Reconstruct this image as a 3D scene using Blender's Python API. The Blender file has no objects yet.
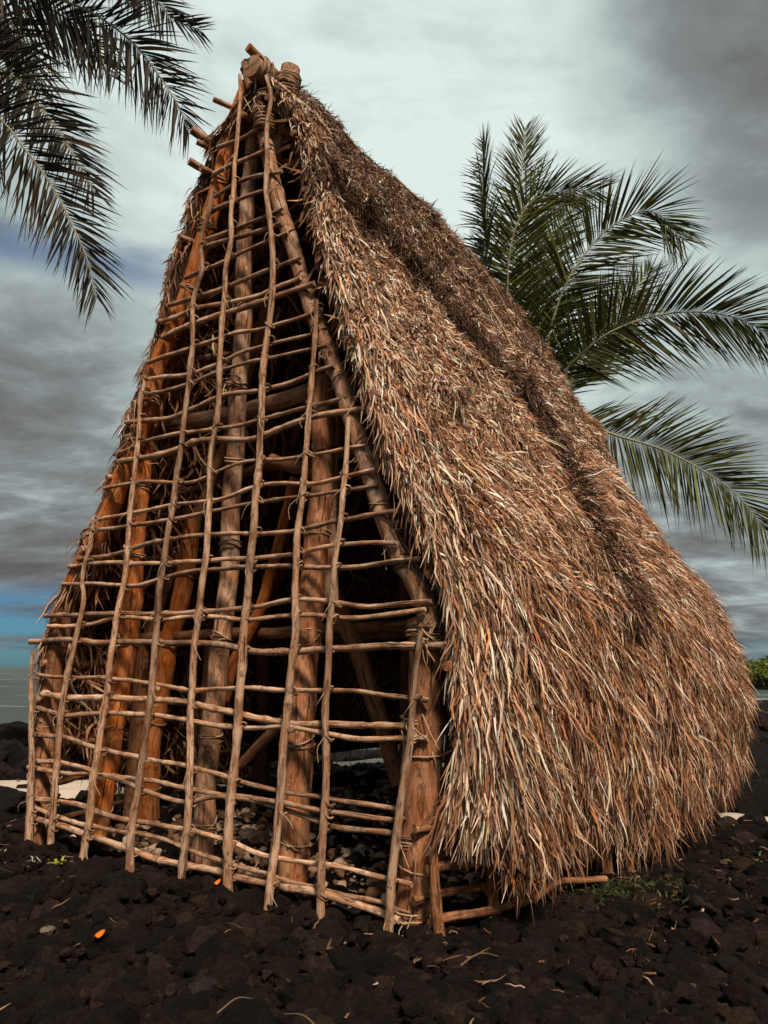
import bpy, bmesh, math, random
import numpy as np
from mathutils import Vector, Matrix, noise
random.seed(7); rng = np.random.default_rng(11)
R = math.radians
scene = bpy.context.scene
C = scene.collection

# ------------------------------------------------------------------ camera
CAM_H = 1.3
cam = bpy.data.cameras.new('camera'); cam_o = bpy.data.objects.new('camera', cam); C.objects.link(cam_o)
cam.sensor_fit = 'VERTICAL'; cam.sensor_height = 36; cam.lens = 725/1024*36
cam.clip_start = .05; cam.clip_end = 20000
cam_o.location = (0, 0, CAM_H)
cam_o.rotation_euler = (R(90)+math.atan(155/725), 0, 0)
scene.camera = cam_o
scene.view_settings.view_transform = 'Standard'; scene.view_settings.look = 'None'
scene.view_settings.gamma = 1; scene.view_settings.exposure = 0.0

# ------------------------------------------------------------------ sun and sky
SUN_DIR = Vector((.20, -.62, .76)).normalized()     # towards the sun
sun = bpy.data.lights.new('sun', 'SUN'); sun_o = bpy.data.objects.new('sun', sun); C.objects.link(sun_o)
sun.energy = 4.9; sun.angle = R(8); sun.color = (1, .85, .68)
sun_o.rotation_euler = SUN_DIR.to_track_quat('Z', 'Y').to_euler()
world = bpy.data.worlds.new('World'); scene.world = world; world.use_nodes = True
nt = world.node_tree; nt.nodes.clear()

class NT:
    def __init__(s, nt): s.nt = nt
    def n(s, typ, ins=None, **kw):
        nd = s.nt.nodes.new(typ)
        for k, v in kw.items(): setattr(nd, k, v)
        for k, v in (ins or {}).items():
            if isinstance(v, bpy.types.NodeSocket): s.nt.links.new(v, nd.inputs[k])
            else: nd.inputs[k].default_value = v
        return nd
    def m(s, op, a, b=0., c=0., clamp=False):
        nd = s.n('ShaderNodeMath', {0: a, 1: b, 2: c}, operation=op, use_clamp=clamp); return nd.outputs[0]
    def v(s, op, a, b=(0, 0, 0)):
        nd = s.n('ShaderNodeVectorMath', {0: a, 1: b}, operation=op); return nd.outputs['Value' if op in('DOT_PRODUCT','LENGTH') else 0]
    def ss(s, x, lo, hi, a=0., b=1.):
        nd = s.n('ShaderNodeMapRange', {0: x, 1: lo, 2: hi, 3: a, 4: b}, interpolation_type='SMOOTHSTEP'); return nd.outputs[0]
    def mix(s, f, a, b, blend='MIX'):
        nd = s.n('ShaderNodeMix', data_type='RGBA', blend_type=blend)
        for i, x in ((0, f), (6, a), (7, b)):
            if isinstance(x, bpy.types.NodeSocket): s.nt.links.new(x, nd.inputs[i])
            else: nd.inputs[i].default_value = x if i == 0 else (*x[:3], 1)
        return nd.outputs[2]
    def noise(s, vec, scale, detail=5, rough=.55, dist=0.):
        return s.n('ShaderNodeTexNoise', {'Vector': vec, 'Scale': scale, 'Detail': detail, 'Roughness': rough, 'Distortion': dist}).outputs[0]

w = NT(nt)
d = w.n('ShaderNodeTexCoord').outputs['Generated']
sep = w.n('ShaderNodeSeparateXYZ', {0: d}); X, Y, Z = sep.outputs
zz = w.m('ADD', w.m('MAXIMUM', Z, 0.), .16)
plane = w.n('ShaderNodeCombineXYZ', {0: w.m('DIVIDE', X, zz), 1: w.m('DIVIDE', Y, zz), 2: 0.}).outputs[0]
plane_s = w.v('MULTIPLY', plane, (.72, 1.0, 1))
n1 = w.noise(plane_s, 1.0, 4, .5, .4)
n2 = w.noise(plane_s, 2.9, 9, .62, .35)
n3 = w.noise(plane_s, 8., 6, .6, .2)
cl = w.m('ADD', w.m('ADD', w.m('MULTIPLY', n1, .55), w.m('MULTIPLY', n2, .62)), w.m('SUBTRACT', w.m('MULTIPLY', n3, .12), .145))
def spot(direction, c0, c1):
    dv = Vector(direction).normalized()
    return w.ss(w.v('DOT_PRODUCT', d, tuple(dv)), c0, c1)
wob = w.m('MULTIPLY', w.m('SUBTRACT', n2, .5), .10)
def spotw(direction, c0, c1):
    dv = Vector(direction).normalized()
    return w.ss(w.m('ADD', w.v('DOT_PRODUCT', d, tuple(dv)), wob), c0, c1)
br = w.m('ADD', cl, w.m('MULTIPLY', spot((-.02, .78, .62), .78, .99), .22))           # bright, thin cloud in the middle
br = w.m('SUBTRACT', br, w.m('MULTIPLY', spotw((.44, .60, .68), .962, .994), .24))    # dark cloud, upper right
br = w.m('SUBTRACT', br, w.m('MULTIPLY', spotw((-.42, .86, .28), .93, .995), .10))    # greyer to the left
br = w.m('SUBTRACT', br, w.ss(Z, .22, .02, 0., .06))
ramp = w.n('ShaderNodeValToRGB', {0: br})
cr = ramp.color_ramp; cr.elements[0].position = .22; cr.elements[0].color = (.082, .070, .068, 1)
cr.elements[1].position = .74; cr.elements[1].color = (.74, .84, .81, 1)
for p, c in ((.36, (.15, .145, .145, 1)), (.47, (.235, .262, .265, 1)), (.58, (.42, .50, .49, 1))):
    e = cr.elements.new(p); e.color = c
sky = w.n('ShaderNodeTexSky', sky_type='NISHITA', sun_disc=False, sun_elevation=math.asin(SUN_DIR.z),
          sun_rotation=math.atan2(SUN_DIR.x, SUN_DIR.y), air_density=1.3, dust_density=.4, ozone_density=3.)
# gaps of blue sky: a band low over the sea on the left, a streak below the palm
stre = w.noise(w.v('MULTIPLY', d, (3, 3, 34)), 1.5, 4, .6)
low = w.m('MULTIPLY', w.m('MULTIPLY', w.ss(Z, .115, .065), w.ss(X, -.12, -.34)), w.ss(stre, .36, .56, .35, 1.))
gap2 = w.m('MULTIPLY', w.m('MULTIPLY', w.ss(w.m('ABSOLUTE', w.m('SUBTRACT', w.m('ADD', Z, w.m('MULTIPLY', wob, .5)), .485)), .035, .0), w.ss(X, -.2, -.32)), .65)
gap3 = w.m('MULTIPLY', w.m('MULTIPLY', w.ss(Z, .05, .015), w.ss(X, .3, .42)), .45)
gap = w.m('MAXIMUM', w.m('MAXIMUM', low, gap2), gap3, clamp=True)
bg1 = w.n('ShaderNodeBackground', {0: w.mix(1., sky.outputs[0], (.30, .72, 1.25), 'MULTIPLY'), 1: .05})
bg2 = w.n('ShaderNodeBackground', {0: ramp.outputs[0], 1: 1.0})
mx = w.n('ShaderNodeMixShader', {0: gap, 1: bg2.outputs[0], 2: bg1.outputs[0]})
w.n('ShaderNodeOutputWorld', {0: mx.outputs[0]})

# ------------------------------------------------------------------ helpers
def tag(o, label=None, cat=None, group=None, kind=None):
    for k, v in (('label', label), ('category', cat), ('group', group), ('kind', kind)):
        if v: o[k] = v
    return o
def empty(name, loc=(0, 0, 0), rz=0.):
    o = bpy.data.objects.new(name, None); C.objects.link(o); o.location = loc; o.rotation_euler = (0, 0, rz)
    o.empty_display_size = .1
    return o
class MB:
    """collects numpy chunks and links them as ONE mesh object"""
    def __init__(s): s.v = []; s.f = []; s.n = 0; s.c = []; s.uv = []
    def add(s, v, f, col=None, uv=None):
        v = np.asarray(v, float).reshape(-1, 3); f = np.asarray(f, int).reshape(-1, 4)
        s.v.append(v); s.f.append(f+s.n); s.n += len(v)
        col = np.ones(3) if col is None else np.asarray(col, float)
        s.c.append(np.broadcast_to(col, (len(v), 3)))
        s.uv.append(np.zeros((len(v), 2)) if uv is None else np.asarray(uv, float))
    def build(s, name, mat, parent=None, smooth=True):
        v = np.concatenate(s.v); f = np.concatenate(s.f); c = np.concatenate(s.c); uv = np.concatenate(s.uv)
        tri = f[:, 3] == f[:, 2]
        me = bpy.data.meshes.new(name)
        cnt = np.where(tri, 3, 4); st = np.concatenate([[0], np.cumsum(cnt)[:-1]])
        mask = np.ones(f.shape, bool); mask[tri, 3] = False
        loops = f[mask]
        me.vertices.add(len(v)); me.vertices.foreach_set('co', v.ravel())
        me.loops.add(len(loops)); me.loops.foreach_set('vertex_index', loops.astype(np.int32))
        me.polygons.add(len(f)); me.polygons.foreach_set('loop_start', st.astype(np.int32))
        try: me.polygons.foreach_set('loop_total', cnt.astype(np.int32))
        except Exception: pass
        me.polygons.foreach_set('use_smooth', np.full(len(f), smooth))
        me.update(calc_edges=True)
        a = me.color_attributes.new('Col', 'FLOAT_COLOR', 'POINT')
        a.data.foreach_set('color', np.concatenate([c, np.ones((len(c), 1))], 1).ravel())
        u = me.uv_layers.new(name='UVMap'); u.data.foreach_set('uv', uv[loops].ravel())
        me.validate(clean_customdata=False)
        if mat: me.materials.append(mat)
        o = bpy.data.objects.new(name, me); C.objects.link(o)
        if parent: o.parent = parent
        return o
def catmull(P, n):
    P = np.asarray(P, float); k = len(P)
    if k == 2: return P[0]+(P[1]-P[0])*np.linspace(0, 1, n)[:, None]
    E = np.vstack([2*P[0]-P[1], P, 2*P[-1]-P[-2]])
    x = np.linspace(0, k-1, n); i = np.clip(x.astype(int), 0, k-2); t = (x-i)[:, None]
    a, b, c, dd = E[i], E[i+1], E[i+2], E[i+3]
    return .5*((2*b)+(-a+c)*t+(2*a-5*b+4*c-dd)*t**2+(-a+3*b-3*c+dd)*t**3)
def resample(P, step):
    Q = catmull(P, max(24, 12*len(P))); L = np.r_[0, np.cumsum(np.linalg.norm(np.diff(Q, axis=0), axis=1))]
    n = max(3, int(L[-1]/step)+1); x = np.linspace(0, L[-1], n)
    return np.stack([np.interp(x, L, Q[:, j]) for j in range(3)], 1), L[-1]
def unit(a): return a/np.maximum(np.linalg.norm(a, axis=-1, keepdims=True), 1e-9)
def tube(mb, P, r0, r1=None, step=.06, sides=9, wob=0., rn=.0, knots=0., col=None, flat=False, seed=None):
    """a round bar along P: tapered, slightly crooked, with knots; closed ends"""
    r1 = r0 if r1 is None else r1
    Q, L = resample(P, step); n = len(Q)
    T = unit(np.gradient(Q, axis=0))
    ref = np.array([0., 0, 1]) if abs(T[:, 2]).mean() < .75 else np.array([0., 1, 0])
    S = unit(np.cross(T, ref)); U = np.cross(S, T)
    ph = rng.random(6)*7; x = np.linspace(0, L, n)
    if wob:
        Q = Q+S*(wob*(np.sin(x*3.1+ph[0])+.6*np.sin(x*7.3+ph[1])+.35*np.sin(x*14+ph[4])))[:, None]+U*(wob*(np.sin(x*2.7+ph[2])+.6*np.sin(x*6.1+ph[3])+.35*np.sin(x*16+ph[5])))[:, None]
    r = r0+(r1-r0)*np.linspace(0, 1, n)
    r = r*(1+rn*rng.standard_normal(n))
    if knots:
        for _ in range(max(1, int(L*knots))):
            c = rng.random()*L; r = r*(1+.22*np.exp(-((x-c)/.018)**2))
    th = np.linspace(0, 2*math.pi, sides, endpoint=False)
    sh = 1+rn*.8*rng.standard_normal(sides)
    ring = Q[:, None]+r[:, None, None]*sh[None, :, None]*(np.cos(th)[None, :, None]*S[:, None]+np.sin(th)[None, :, None]*U[:, None])
    v = ring.reshape(-1, 3); i = np.arange(n-1)[:, None]*sides; j = np.arange(sides)[None]; j2 = (j+1) % sides
    f = np.stack([i+j, i+j2, i+sides+j2, i+sides+j], -1).reshape(-1, 4)
    o = rng.random()*20
    uv = np.stack([np.tile(th/6.283*2*math.pi*r0, n)+o, np.repeat(x, sides)+o], 1)
    uv[:, 0] = np.tile(np.abs(th/math.pi-1)*3.14*r0, n)+o
    v = np.vstack([v, ring[0], ring[-1], Q[0]-T[0]*r[0]*.04, Q[-1]+T[-1]*r[-1]*.04])    # own rim vertices: a crisp cut end
    e0 = n*sides; a, b = e0+2*sides, e0+2*sides+1; jj = np.arange(sides); j3 = (jj+1) % sides
    f = np.vstack([f, np.stack([np.full(sides, a), e0+j3, e0+jj, e0+jj], 1), np.stack([np.full(sides, b), e0+sides+jj, e0+sides+j3, e0+sides+j3], 1)])
    cu = np.stack([np.cos(th)*r0*.3+o+5, np.sin(th)*r0*3+o], 1); uv = np.vstack([uv, cu, cu, [[o+5, o], [o+5, o]]])
    if col is None: col = np.ones(3)*rng.uniform(.78, 1.12)
    mb.add(v, f, col, uv)
    return Q
def ring(mb, c, axis, rad, thick, col=None, tilt=.12, sides=5, seg=14, squash=1., up=None):
    """one loop of cordage round a bar"""
    ax = np.asarray(axis, float)+rng.standard_normal(3)*tilt; ax /= np.linalg.norm(ax)
    a = np.cross(ax, [0.31, .2, .9]); a /= np.linalg.norm(a); b = np.cross(ax, a)
    th = np.linspace(0, 2*math.pi, seg, endpoint=False); e = np.linspace(0, 2*math.pi, sides, endpoint=False)
    rr = rad*(1+.05*rng.standard_normal(seg))
    rad_d = np.cos(th)[:, None]*a+np.sin(th)[:, None]*b
    v = (np.asarray(c)+rr[:, None]*rad_d)[:, None]+thick*(np.cos(e)[None, :, None]*rad_d[:, None]+np.sin(e)[None, :, None]*ax)
    i = np.arange(seg)[:, None]; j = np.arange(sides)[None]; i2 = (i+1) % seg; j2 = (j+1) % sides
    f = np.stack([i*sides+j, i2*sides+j, i2*sides+j2, i*sides+j2], -1).reshape(-1, 4)
    mb.add(v.reshape(-1, 3), f, col, np.tile([[.1, .1]], (seg*sides, 1))*rng.random())

# ------------------------------------------------------------------ materials
def mat(name):
    m = bpy.data.materials.new(name); m.use_nodes = True; m.node_tree.nodes.clear()
    return m, NT(m.node_tree)
def finish(t, col, rough=.8, height=None, bump=.3, dist=.01, spec=.25, trans=None):
    b = t.n('ShaderNodeBsdfPrincipled', {'Roughness': rough, 'Specular IOR Level': spec})
    if isinstance(col, bpy.types.NodeSocket): t.nt.links.new(col, b.inputs['Base Color'])
    else: b.inputs['Base Color'].default_value = (*col, 1)
    if height is not None:
        bp = t.n('ShaderNodeBump', {'Strength': bump, 'Distance': dist, 'Height': height}); t.nt.links.new(bp.outputs[0], b.inputs['Normal'])
    sh = b.outputs[0]
    if trans:
        tr = t.n('ShaderNodeBsdfTranslucent'); 
        if isinstance(col, bpy.types.NodeSocket): t.nt.links.new(col, tr.inputs[0])
        sh = t.n('ShaderNodeMixShader', {0: trans, 1: sh, 2: tr.outputs[0]}).outputs[0]
    t.n('ShaderNodeOutputMaterial', {0: sh})
def wood(name, c0, c1, c2, patch=.5, weather=None):
    m, t = mat(name)
    uv = t.n('ShaderNodeUVMap', uv_map='UVMap').outputs[0]
    fib = t.noise(t.v('MULTIPLY', uv, (95, 6, 1)), 1., 6, .7, .5)
    big = t.noise(t.v('MULTIPLY', uv, (11, 4.2, 1)), 1., 5, .65, .8)
    fine = t.noise(t.v('MULTIPLY', uv, (210, 60, 1)), 1., 4, .65)
    tone = t.noise(t.v('MULTIPLY', uv, (.9, .9, 1)), 1., 2, .5)
    c = t.mix(t.ss(fib, .38, .62), c0, c1)
    c = t.mix(t.m('MULTIPLY', t.ss(big, .47, .56), patch), c, c2)
    bark = t.ss(t.noise(t.v('MULTIPLY', uv, (20, 8, 1)), 1., 7, .75, .6), .52, .60)
    c = t.mix(t.m('MULTIPLY', bark, .62), c, (c0[0]*.42, c0[1]*.36, c0[2]*.34))
    c = t.mix(t.m('MULTIPLY', t.ss(fine, .58, .70), .5), c, (c0[0]*.3, c0[1]*.28, c0[2]*.28))
    crack = t.m('SUBTRACT', 1., t.ss(t.noise(t.v('MULTIPLY', uv, (48, 1.5, 1)), 1., 3, .6, .2), .34, .38))
    c = t.mix(t.m('MULTIPLY', crack, .85), c, (.02, .011, .006))
    c = t.mix(1., c, t.mix(t.ss(tone, .3, .7), (.62, .60, .58), (1.12, 1.12, 1.12)), 'MULTIPLY')
    c = t.mix(1., c, t.n('ShaderNodeVertexColor', layer_name='Col').outputs[0], 'MULTIPLY')
    hh = t.m('SUBTRACT', t.m('ADD', t.m('ADD', fib, t.m('MULTIPLY', fine, .5)), t.m('MULTIPLY', bark, .5)), t.m('MULTIPLY', crack, .8))
    finish(t, c, .74, hh, .8, .008, .2)
    return m
M = {}
M['stick'] = wood('stick_wood', (.33, .15, .08), (.60, .35, .21), (.70, .49, .35), .6)
M['post'] = wood('post_wood', (.27, .095, .038), (.46, .19, .085), (.54, .31, .19), .4)
M['rafter'] = wood('rafter_wood', (.32, .13, .06), (.52, .28, .16), (.60, .42, .30), .6)
M['orange'] = wood('orange_wood', (.46, .10, .015), (.70, .22, .045), (.62, .36, .18), .3)  # orange-toned wood for the left posts, left rafter and one brace
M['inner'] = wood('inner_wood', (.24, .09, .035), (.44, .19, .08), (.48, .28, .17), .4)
def attr_mat(name, rough=.85, trans=None, spec=.15, nscale=0):
    m, t = mat(name); c = t.n('ShaderNodeVertexColor', layer_name='Col').outputs[0]
    h = None
    if nscale:
        ob = t.n('ShaderNodeTexCoord').outputs['Object']
        f = t.noise(ob, nscale, 5, .65); c = t.mix(t.ss(f, .3, .7), t.mix(1., c, (.6, .57, .55), 'MULTIPLY'), c); h = f
    finish(t, c, rough, h, .3, .01, spec, trans); return m
M['thatch'] = attr_mat('dry_leaf_thatch', .8, .12)
M['cord'] = attr_mat('plant_fibre_cord', .85)
M['leaf'] = attr_mat('palm_leaf', .6, .22, .18)
M['midrib'] = attr_mat('palm_midrib', .6, None, .3)
M['litter'] = attr_mat('dry_litter', .85)

# ------------------------------------------------------------------ measured stick lines, hut frame: x right, y into depth, z up
VERT = [
 [(-3.309,-0.05,0.033),(-3.348,-0.05,0.472),(-3.421,-0.05,0.951),(-3.493,-0.05,1.432)],
 [(-3.028,-0.05,0.041),(-3.041,-0.05,0.497),(-3.033,-0.05,0.921),(-2.938,-0.05,1.455),(-2.888,-0.05,1.798),(-2.922,-0.05,1.944),(-2.879,-0.05,2.181),(-2.833,-0.05,2.396)],
 [(-2.656,-0.05,0.023),(-2.567,-0.05,0.534),(-2.526,-0.05,0.913),(-2.494,-0.05,1.377),(-2.457,-0.05,1.725),(-2.418,-0.05,1.978),(-2.401,-0.05,2.423),(-2.361,-0.05,2.895),(-2.367,-0.05,3.269),(-2.341,-0.05,3.466)],
 [(-2.109,-0.05,-0.031),(-2.14,-0.05,0.238),(-2.095,-0.05,0.572),(-2.044,-0.05,0.958),(-2.022,-0.05,1.347),(-2.012,-0.05,1.664),(-1.989,-0.05,1.968),(-1.932,-0.05,2.367),(-1.891,-0.05,2.86),(-1.842,-0.05,3.281),(-1.823,-0.05,3.564),(-1.832,-0.05,3.941),(-1.742,-0.05,4.173),(-1.795,-0.05,4.439),(-1.745,-0.05,4.639),(-1.705,-0.05,4.845)],
 [(-1.641,-0.05,-0.019),(-1.62,-0.05,0.374),(-1.621,-0.05,0.95),(-1.613,-0.05,1.434),(-1.579,-0.05,1.864),(-1.563,-0.05,2.296),(-1.577,-0.05,2.762),(-1.519,-0.05,3.047),(-1.512,-0.05,3.394),(-1.514,-0.05,4.026),(-1.472,-0.05,4.324),(-1.492,-0.05,4.65),(-1.466,-0.05,5.077),(-1.442,-0.05,5.377),(-1.462,-0.05,5.733)],
 [(-1.219,-0.05,-0.035),(-1.256,-0.05,0.424),(-1.219,-0.05,0.785),(-1.195,-0.05,1.246),(-1.174,-0.05,1.63),(-1.155,-0.05,1.925),(-1.12,-0.05,2.429),(-1.112,-0.05,2.791),(-1.103,-0.05,3.18),(-1.068,-0.05,3.595),(-1.053,-0.05,3.879),(-1.068,-0.05,4.226),(-1.14,-0.05,4.559),(-1.143,-0.05,4.852),(-1.14,-0.05,5.198),(-1.128,-0.05,5.387),(-1.187,-0.05,5.589)],
 [(-0.907,-0.05,-0.026),(-0.87,-0.05,0.343),(-0.856,-0.05,0.748),(-0.814,-0.05,1.055),(-0.768,-0.05,1.502),(-0.759,-0.05,1.956),(-0.733,-0.05,2.381),(-0.719,-0.05,2.7),(-0.684,-0.05,3.191),(-0.658,-0.05,3.479),(-0.653,-0.05,3.61)],
 [(-0.535,-0.05,-0.07),(-0.545,-0.05,0.382),(-0.531,-0.05,0.65),(-0.524,-0.05,1.005),(-0.504,-0.05,1.411),(-0.5,-0.05,1.586),(-0.462,-0.05,1.895),(-0.437,-0.05,2.165),(-0.42,-0.05,2.528),(-0.394,-0.05,2.766)],
 [(-0.116,-0.05,-0.012),(-0.091,-0.05,0.263),(-0.048,-0.05,0.586),(0.028,-0.05,0.917),(0.061,-0.05,1.213),(0.107,-0.05,1.48)]]
HORZ = [
 [(-1.677,0.0,5.249),(-1.266,0.0,5.217)],
 [(-1.718,0.0,5.046),(-1.226,0.0,4.987)],
 [(-1.747,0.0,4.832),(-1.09,0.0,4.771)],
 [(-1.749,0.0,4.712),(-1.192,0.0,4.675)],
 [(-1.808,0.0,4.47),(-1.048,0.0,4.449)],
 [(-1.815,0.0,4.413),(-1.044,0.0,4.338)],
 [(-1.989,0.0,4.227),(-1.012,0.0,4.233)],
 [(-2.133,0.0,4.053),(-0.895,0.0,4.009)],
 [(-2.274,0.0,3.942),(-0.846,0.0,3.859)],
 [(-2.226,0.0,3.802),(-0.749,0.0,3.769)],
 [(-2.373,0.0,3.623),(-0.685,0.0,3.585)],
 [(-2.359,0.0,3.487),(-0.722,0.0,3.413)],
 [(-2.369,0.0,3.358),(-0.646,0.0,3.316)],
 [(-2.54,0.0,3.165),(-0.545,0.0,3.141)],
 [(-2.685,0.0,2.938),(-0.487,0.0,2.929)],
 [(-2.651,0.0,2.859),(-0.349,0.0,2.823)],
 [(-2.765,0.0,2.675),(-0.31,0.0,2.59)],
 [(-2.871,0.0,2.424),(-0.252,0.0,2.433)],
 [(-2.86,0.0,2.343),(-0.23,0.0,2.339)],
 [(-3.075,0.0,2.133),(-0.092,0.0,2.162)],
 [(-3.161,0.0,2.084),(-0.08,0.0,1.972)],
 [(-3.233,0.0,1.946),(0.063,0.0,1.882)],
 [(-3.399,0.0,1.699),(0.098,0.0,1.651)],
 [(-3.372,0.0,1.619),(0.078,0.0,1.594)],
 [(-3.562,0.0,1.505),(0.203,0.0,1.402)],
 [(-3.445,0.0,1.238),(0.109,0.0,1.132)],
 [(-3.339,0.0,1.102),(-0.015,0.0,0.986)],
 [(-3.428,0.0,0.986),(0.094,0.0,0.942)],
 [(-3.432,0.0,0.776),(-0.068,0.0,0.576)],
 [(-3.4,0.0,0.593),(-0.111,0.0,0.518)],
 [(-3.39,0.0,0.535),(-0.111,0.0,0.465)],
 [(-3.352,0.0,0.322),(-0.022,0.0,0.23)],
 [(-3.34,0.0,0.252),(-0.13,0.0,0.124)],
 [(-3.325,0.0,0.169),(-0.1,0.0,0.05)]]
POSTS = {
 'P1': (0.077, [(-3.419,0.13,-0.07),(-3.425,0.13,0.437),(-3.427,0.13,0.942),(-3.368,0.13,1.513),(-3.321,0.13,1.833)]),
 'R1': (0.070, [(-3.509,0.14,1.516),(-3.335,0.14,1.916),(-3.035,0.14,2.351),(-2.77,0.14,2.804),(-2.557,0.14,3.234),(-2.438,0.14,3.622),(-2.166,0.14,4.151),(-1.975,0.14,4.656),(-1.761,0.14,5.335),(-1.567,0.14,5.795)]),
 'P2': (0.081, [(-2.857,0.22,-0.016),(-2.844,0.22,0.158),(-2.808,0.22,0.618),(-2.743,0.22,1.159),(-2.652,0.22,1.829),(-2.662,0.22,2.575),(-2.627,0.22,3.168),(-2.497,0.22,3.595),(-2.347,0.22,4.072),(-2.197,0.22,4.427),(-1.966,0.22,4.931)]),
 'P3': (0.071, [(-1.75,0.2,-0.009),(-1.718,0.2,0.441),(-1.693,0.2,0.893),(-1.613,0.2,1.711),(-1.597,0.2,2.554),(-1.589,0.2,3.254),(-1.562,0.2,3.865),(-1.584,0.2,4.436),(-1.565,0.2,5.287),(-1.558,0.2,5.557)]),
 'P4': (0.091, [(-0.962,0.18,0.016),(-0.937,0.18,0.405),(-0.891,0.18,0.936),(-0.84,0.18,1.674),(-0.786,0.18,2.436),(-0.753,0.18,3.178)]),
 'P4b': (0.050, [(-0.753,0.26,1.714),(-0.751,0.26,2.448),(-0.755,0.26,3.12),(-0.775,0.26,3.268)]),
 'P5': (0.110, [(-0.088,0.13,-0.168),(-0.048,0.13,0.216),(-0.013,0.13,0.602),(0.018,0.13,1.021),(0.03,0.13,1.445),(0.019,0.13,1.566)]),
 'R5': (0.054, [(0.08,0.1,1.497),(0.038,0.1,1.662),(-0.165,0.1,2.07),(-0.367,0.1,2.594),(-0.541,0.1,3.061),(-0.702,0.1,3.405),(-0.784,0.1,3.622),(-0.978,0.1,4.173),(-1.146,0.1,4.651),(-1.323,0.1,5.287),(-1.448,0.1,5.705),(-1.515,0.1,5.961)]),
 'P6': (0.094, [(-3.293,1.0,0.003),(-3.27,1.0,0.676),(-3.167,1.0,1.395),(-3.039,1.0,1.884),(-2.889,1.0,2.594)]),
 'T1': (0.063, [(-2.683,0.4,3.255),(-2.038,0.4,3.216),(-1.456,0.4,3.211),(-0.937,0.4,3.244)]),
 'B1': (0.044, [(-2.368,1.0,0.418),(-2.241,1.0,0.518),(-1.822,1.0,0.863),(-1.607,1.0,1.04)]),
 'B2': (0.060, [(-1.115,0.6,2.039),(-0.932,0.6,1.68),(-0.68,0.6,1.154),(-0.452,0.6,0.591)]),
 'B3': (0.048, [(-2.305,0.9,1.042),(-2.212,0.9,1.355),(-1.98,0.9,1.728),(-1.789,0.9,2.25),(-1.608,0.9,2.774)]),
 'L1': (0.049, [(-1.51,0.5,2.804),(-1.141,0.5,2.677),(-0.826,0.5,2.558)]),
}
RIGHT_PALM = ((3.16, 12.2, 5.85), [
 ([(3.16,12.2,5.85),(1.88,11.8,7.67),(1.81,11.6,8.53),(1.78,11.6,9.53),(1.89,11.8,10.89)],0.9,0.3),
 ([(3.16,12.2,5.85),(2.71,12.4,7.59),(2.68,12.6,9.15),(2.73,12.8,10.61),(2.92,13.0,12.2)],1.0,1),
 ([(3.16,12.2,5.85),(2.32,11.9,7.15),(2.2,11.7,8.14),(2.36,11.5,8.98),(2.71,11.4,9.43),(3.24,11.3,9.49),(3.77,11.2,9.44)],0.95,0.8),
 ([(3.16,12.2,5.85),(2.92,12.0,6.81),(3.06,11.8,7.52),(3.31,11.6,8.08),(3.78,11.5,8.7),(4.32,11.4,9.07),(4.75,11.3,9.06),(5.14,11.2,8.47)],1.05,1),
 ([(3.16,12.2,5.85),(2.73,12.6,7.29),(2.88,12.7,8.07),(3.24,12.9,9.43),(3.89,13.1,10.59)],1.0,0.8),
 ([(3.16,12.2,5.85),(3.21,12.0,6.34),(3.3,11.9,6.52),(3.85,11.6,6.92),(4.56,11.4,7.14),(5.22,11.2,7.13),(5.84,11.0,6.9),(6.34,10.9,6.51)],1.05,1),
 ([(3.16,12.2,5.85),(3.44,12.1,5.63),(3.9,12.0,5.27),(4.68,11.8,4.92),(5.3,11.6,4.47),(5.78,11.5,4.01),(6.19,11.4,3.28)],1.0,0.75),
 ([(3.16,12.2,5.85),(3.68,12.7,6.93),(4.36,12.9,7.84),(4.96,13.1,8.59),(5.33,13.2,9.08)],0.9,0.8),
 ([(3.16,12.2,5.85),(3.59,12.8,6.57),(4.22,13.2,7.36),(4.8,13.6,8.2),(5.35,13.9,8.81)],0.8,0.6),
])
LEFT_PALM = ((-6.52, 7.4, 10.69), [
 ([(-6.52,7.4,10.69),(-5.15,7.2,9.76),(-4.63,7.2,9.42),(-3.87,7.1,9.02),(-3.36,7.0,8.69),(-2.86,6.9,8.22),(-2.55,6.9,7.81),(-2.28,6.8,7.35),(-2.11,6.8,6.98)],0.85,1),
 ([(-6.52,7.4,10.69),(-4.21,7.6,10.79),(-3.56,7.7,10.35),(-2.95,7.8,9.75),(-2.73,7.8,9.47),(-2.36,7.8,9.29)],0.7,0.9),
 ([(-6.52,7.4,10.69),(-5.35,7.3,8.92),(-4.49,7.2,8.16),(-4.19,7.1,7.87),(-3.82,7.1,7.41),(-3.49,7.0,6.93),(-3.16,7.0,6.36)],0.8,0.8),
 ([(-6.52,7.4,10.69),(-5.04,7.0,7.93),(-4.23,6.9,7.2),(-3.85,6.8,6.73),(-3.51,6.8,6.27),(-3.18,6.7,5.69),(-3.02,6.7,5.34),(-2.9,6.7,4.95)],0.85,1),
 ([(-6.52,7.4,10.69),(-5.83,7.8,10.39),(-5.19,7.9,10.02),(-4.56,8.0,9.89),(-4.05,8.1,9.6),(-3.59,8.1,8.89)],0.8,0.9),
 ([(-6.52,7.4,10.69),(-5.63,7.6,9.69),(-4.89,7.7,9.41),(-4.45,7.7,8.89),(-4.32,7.8,8.39)],0.8,0.9),
])

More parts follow.
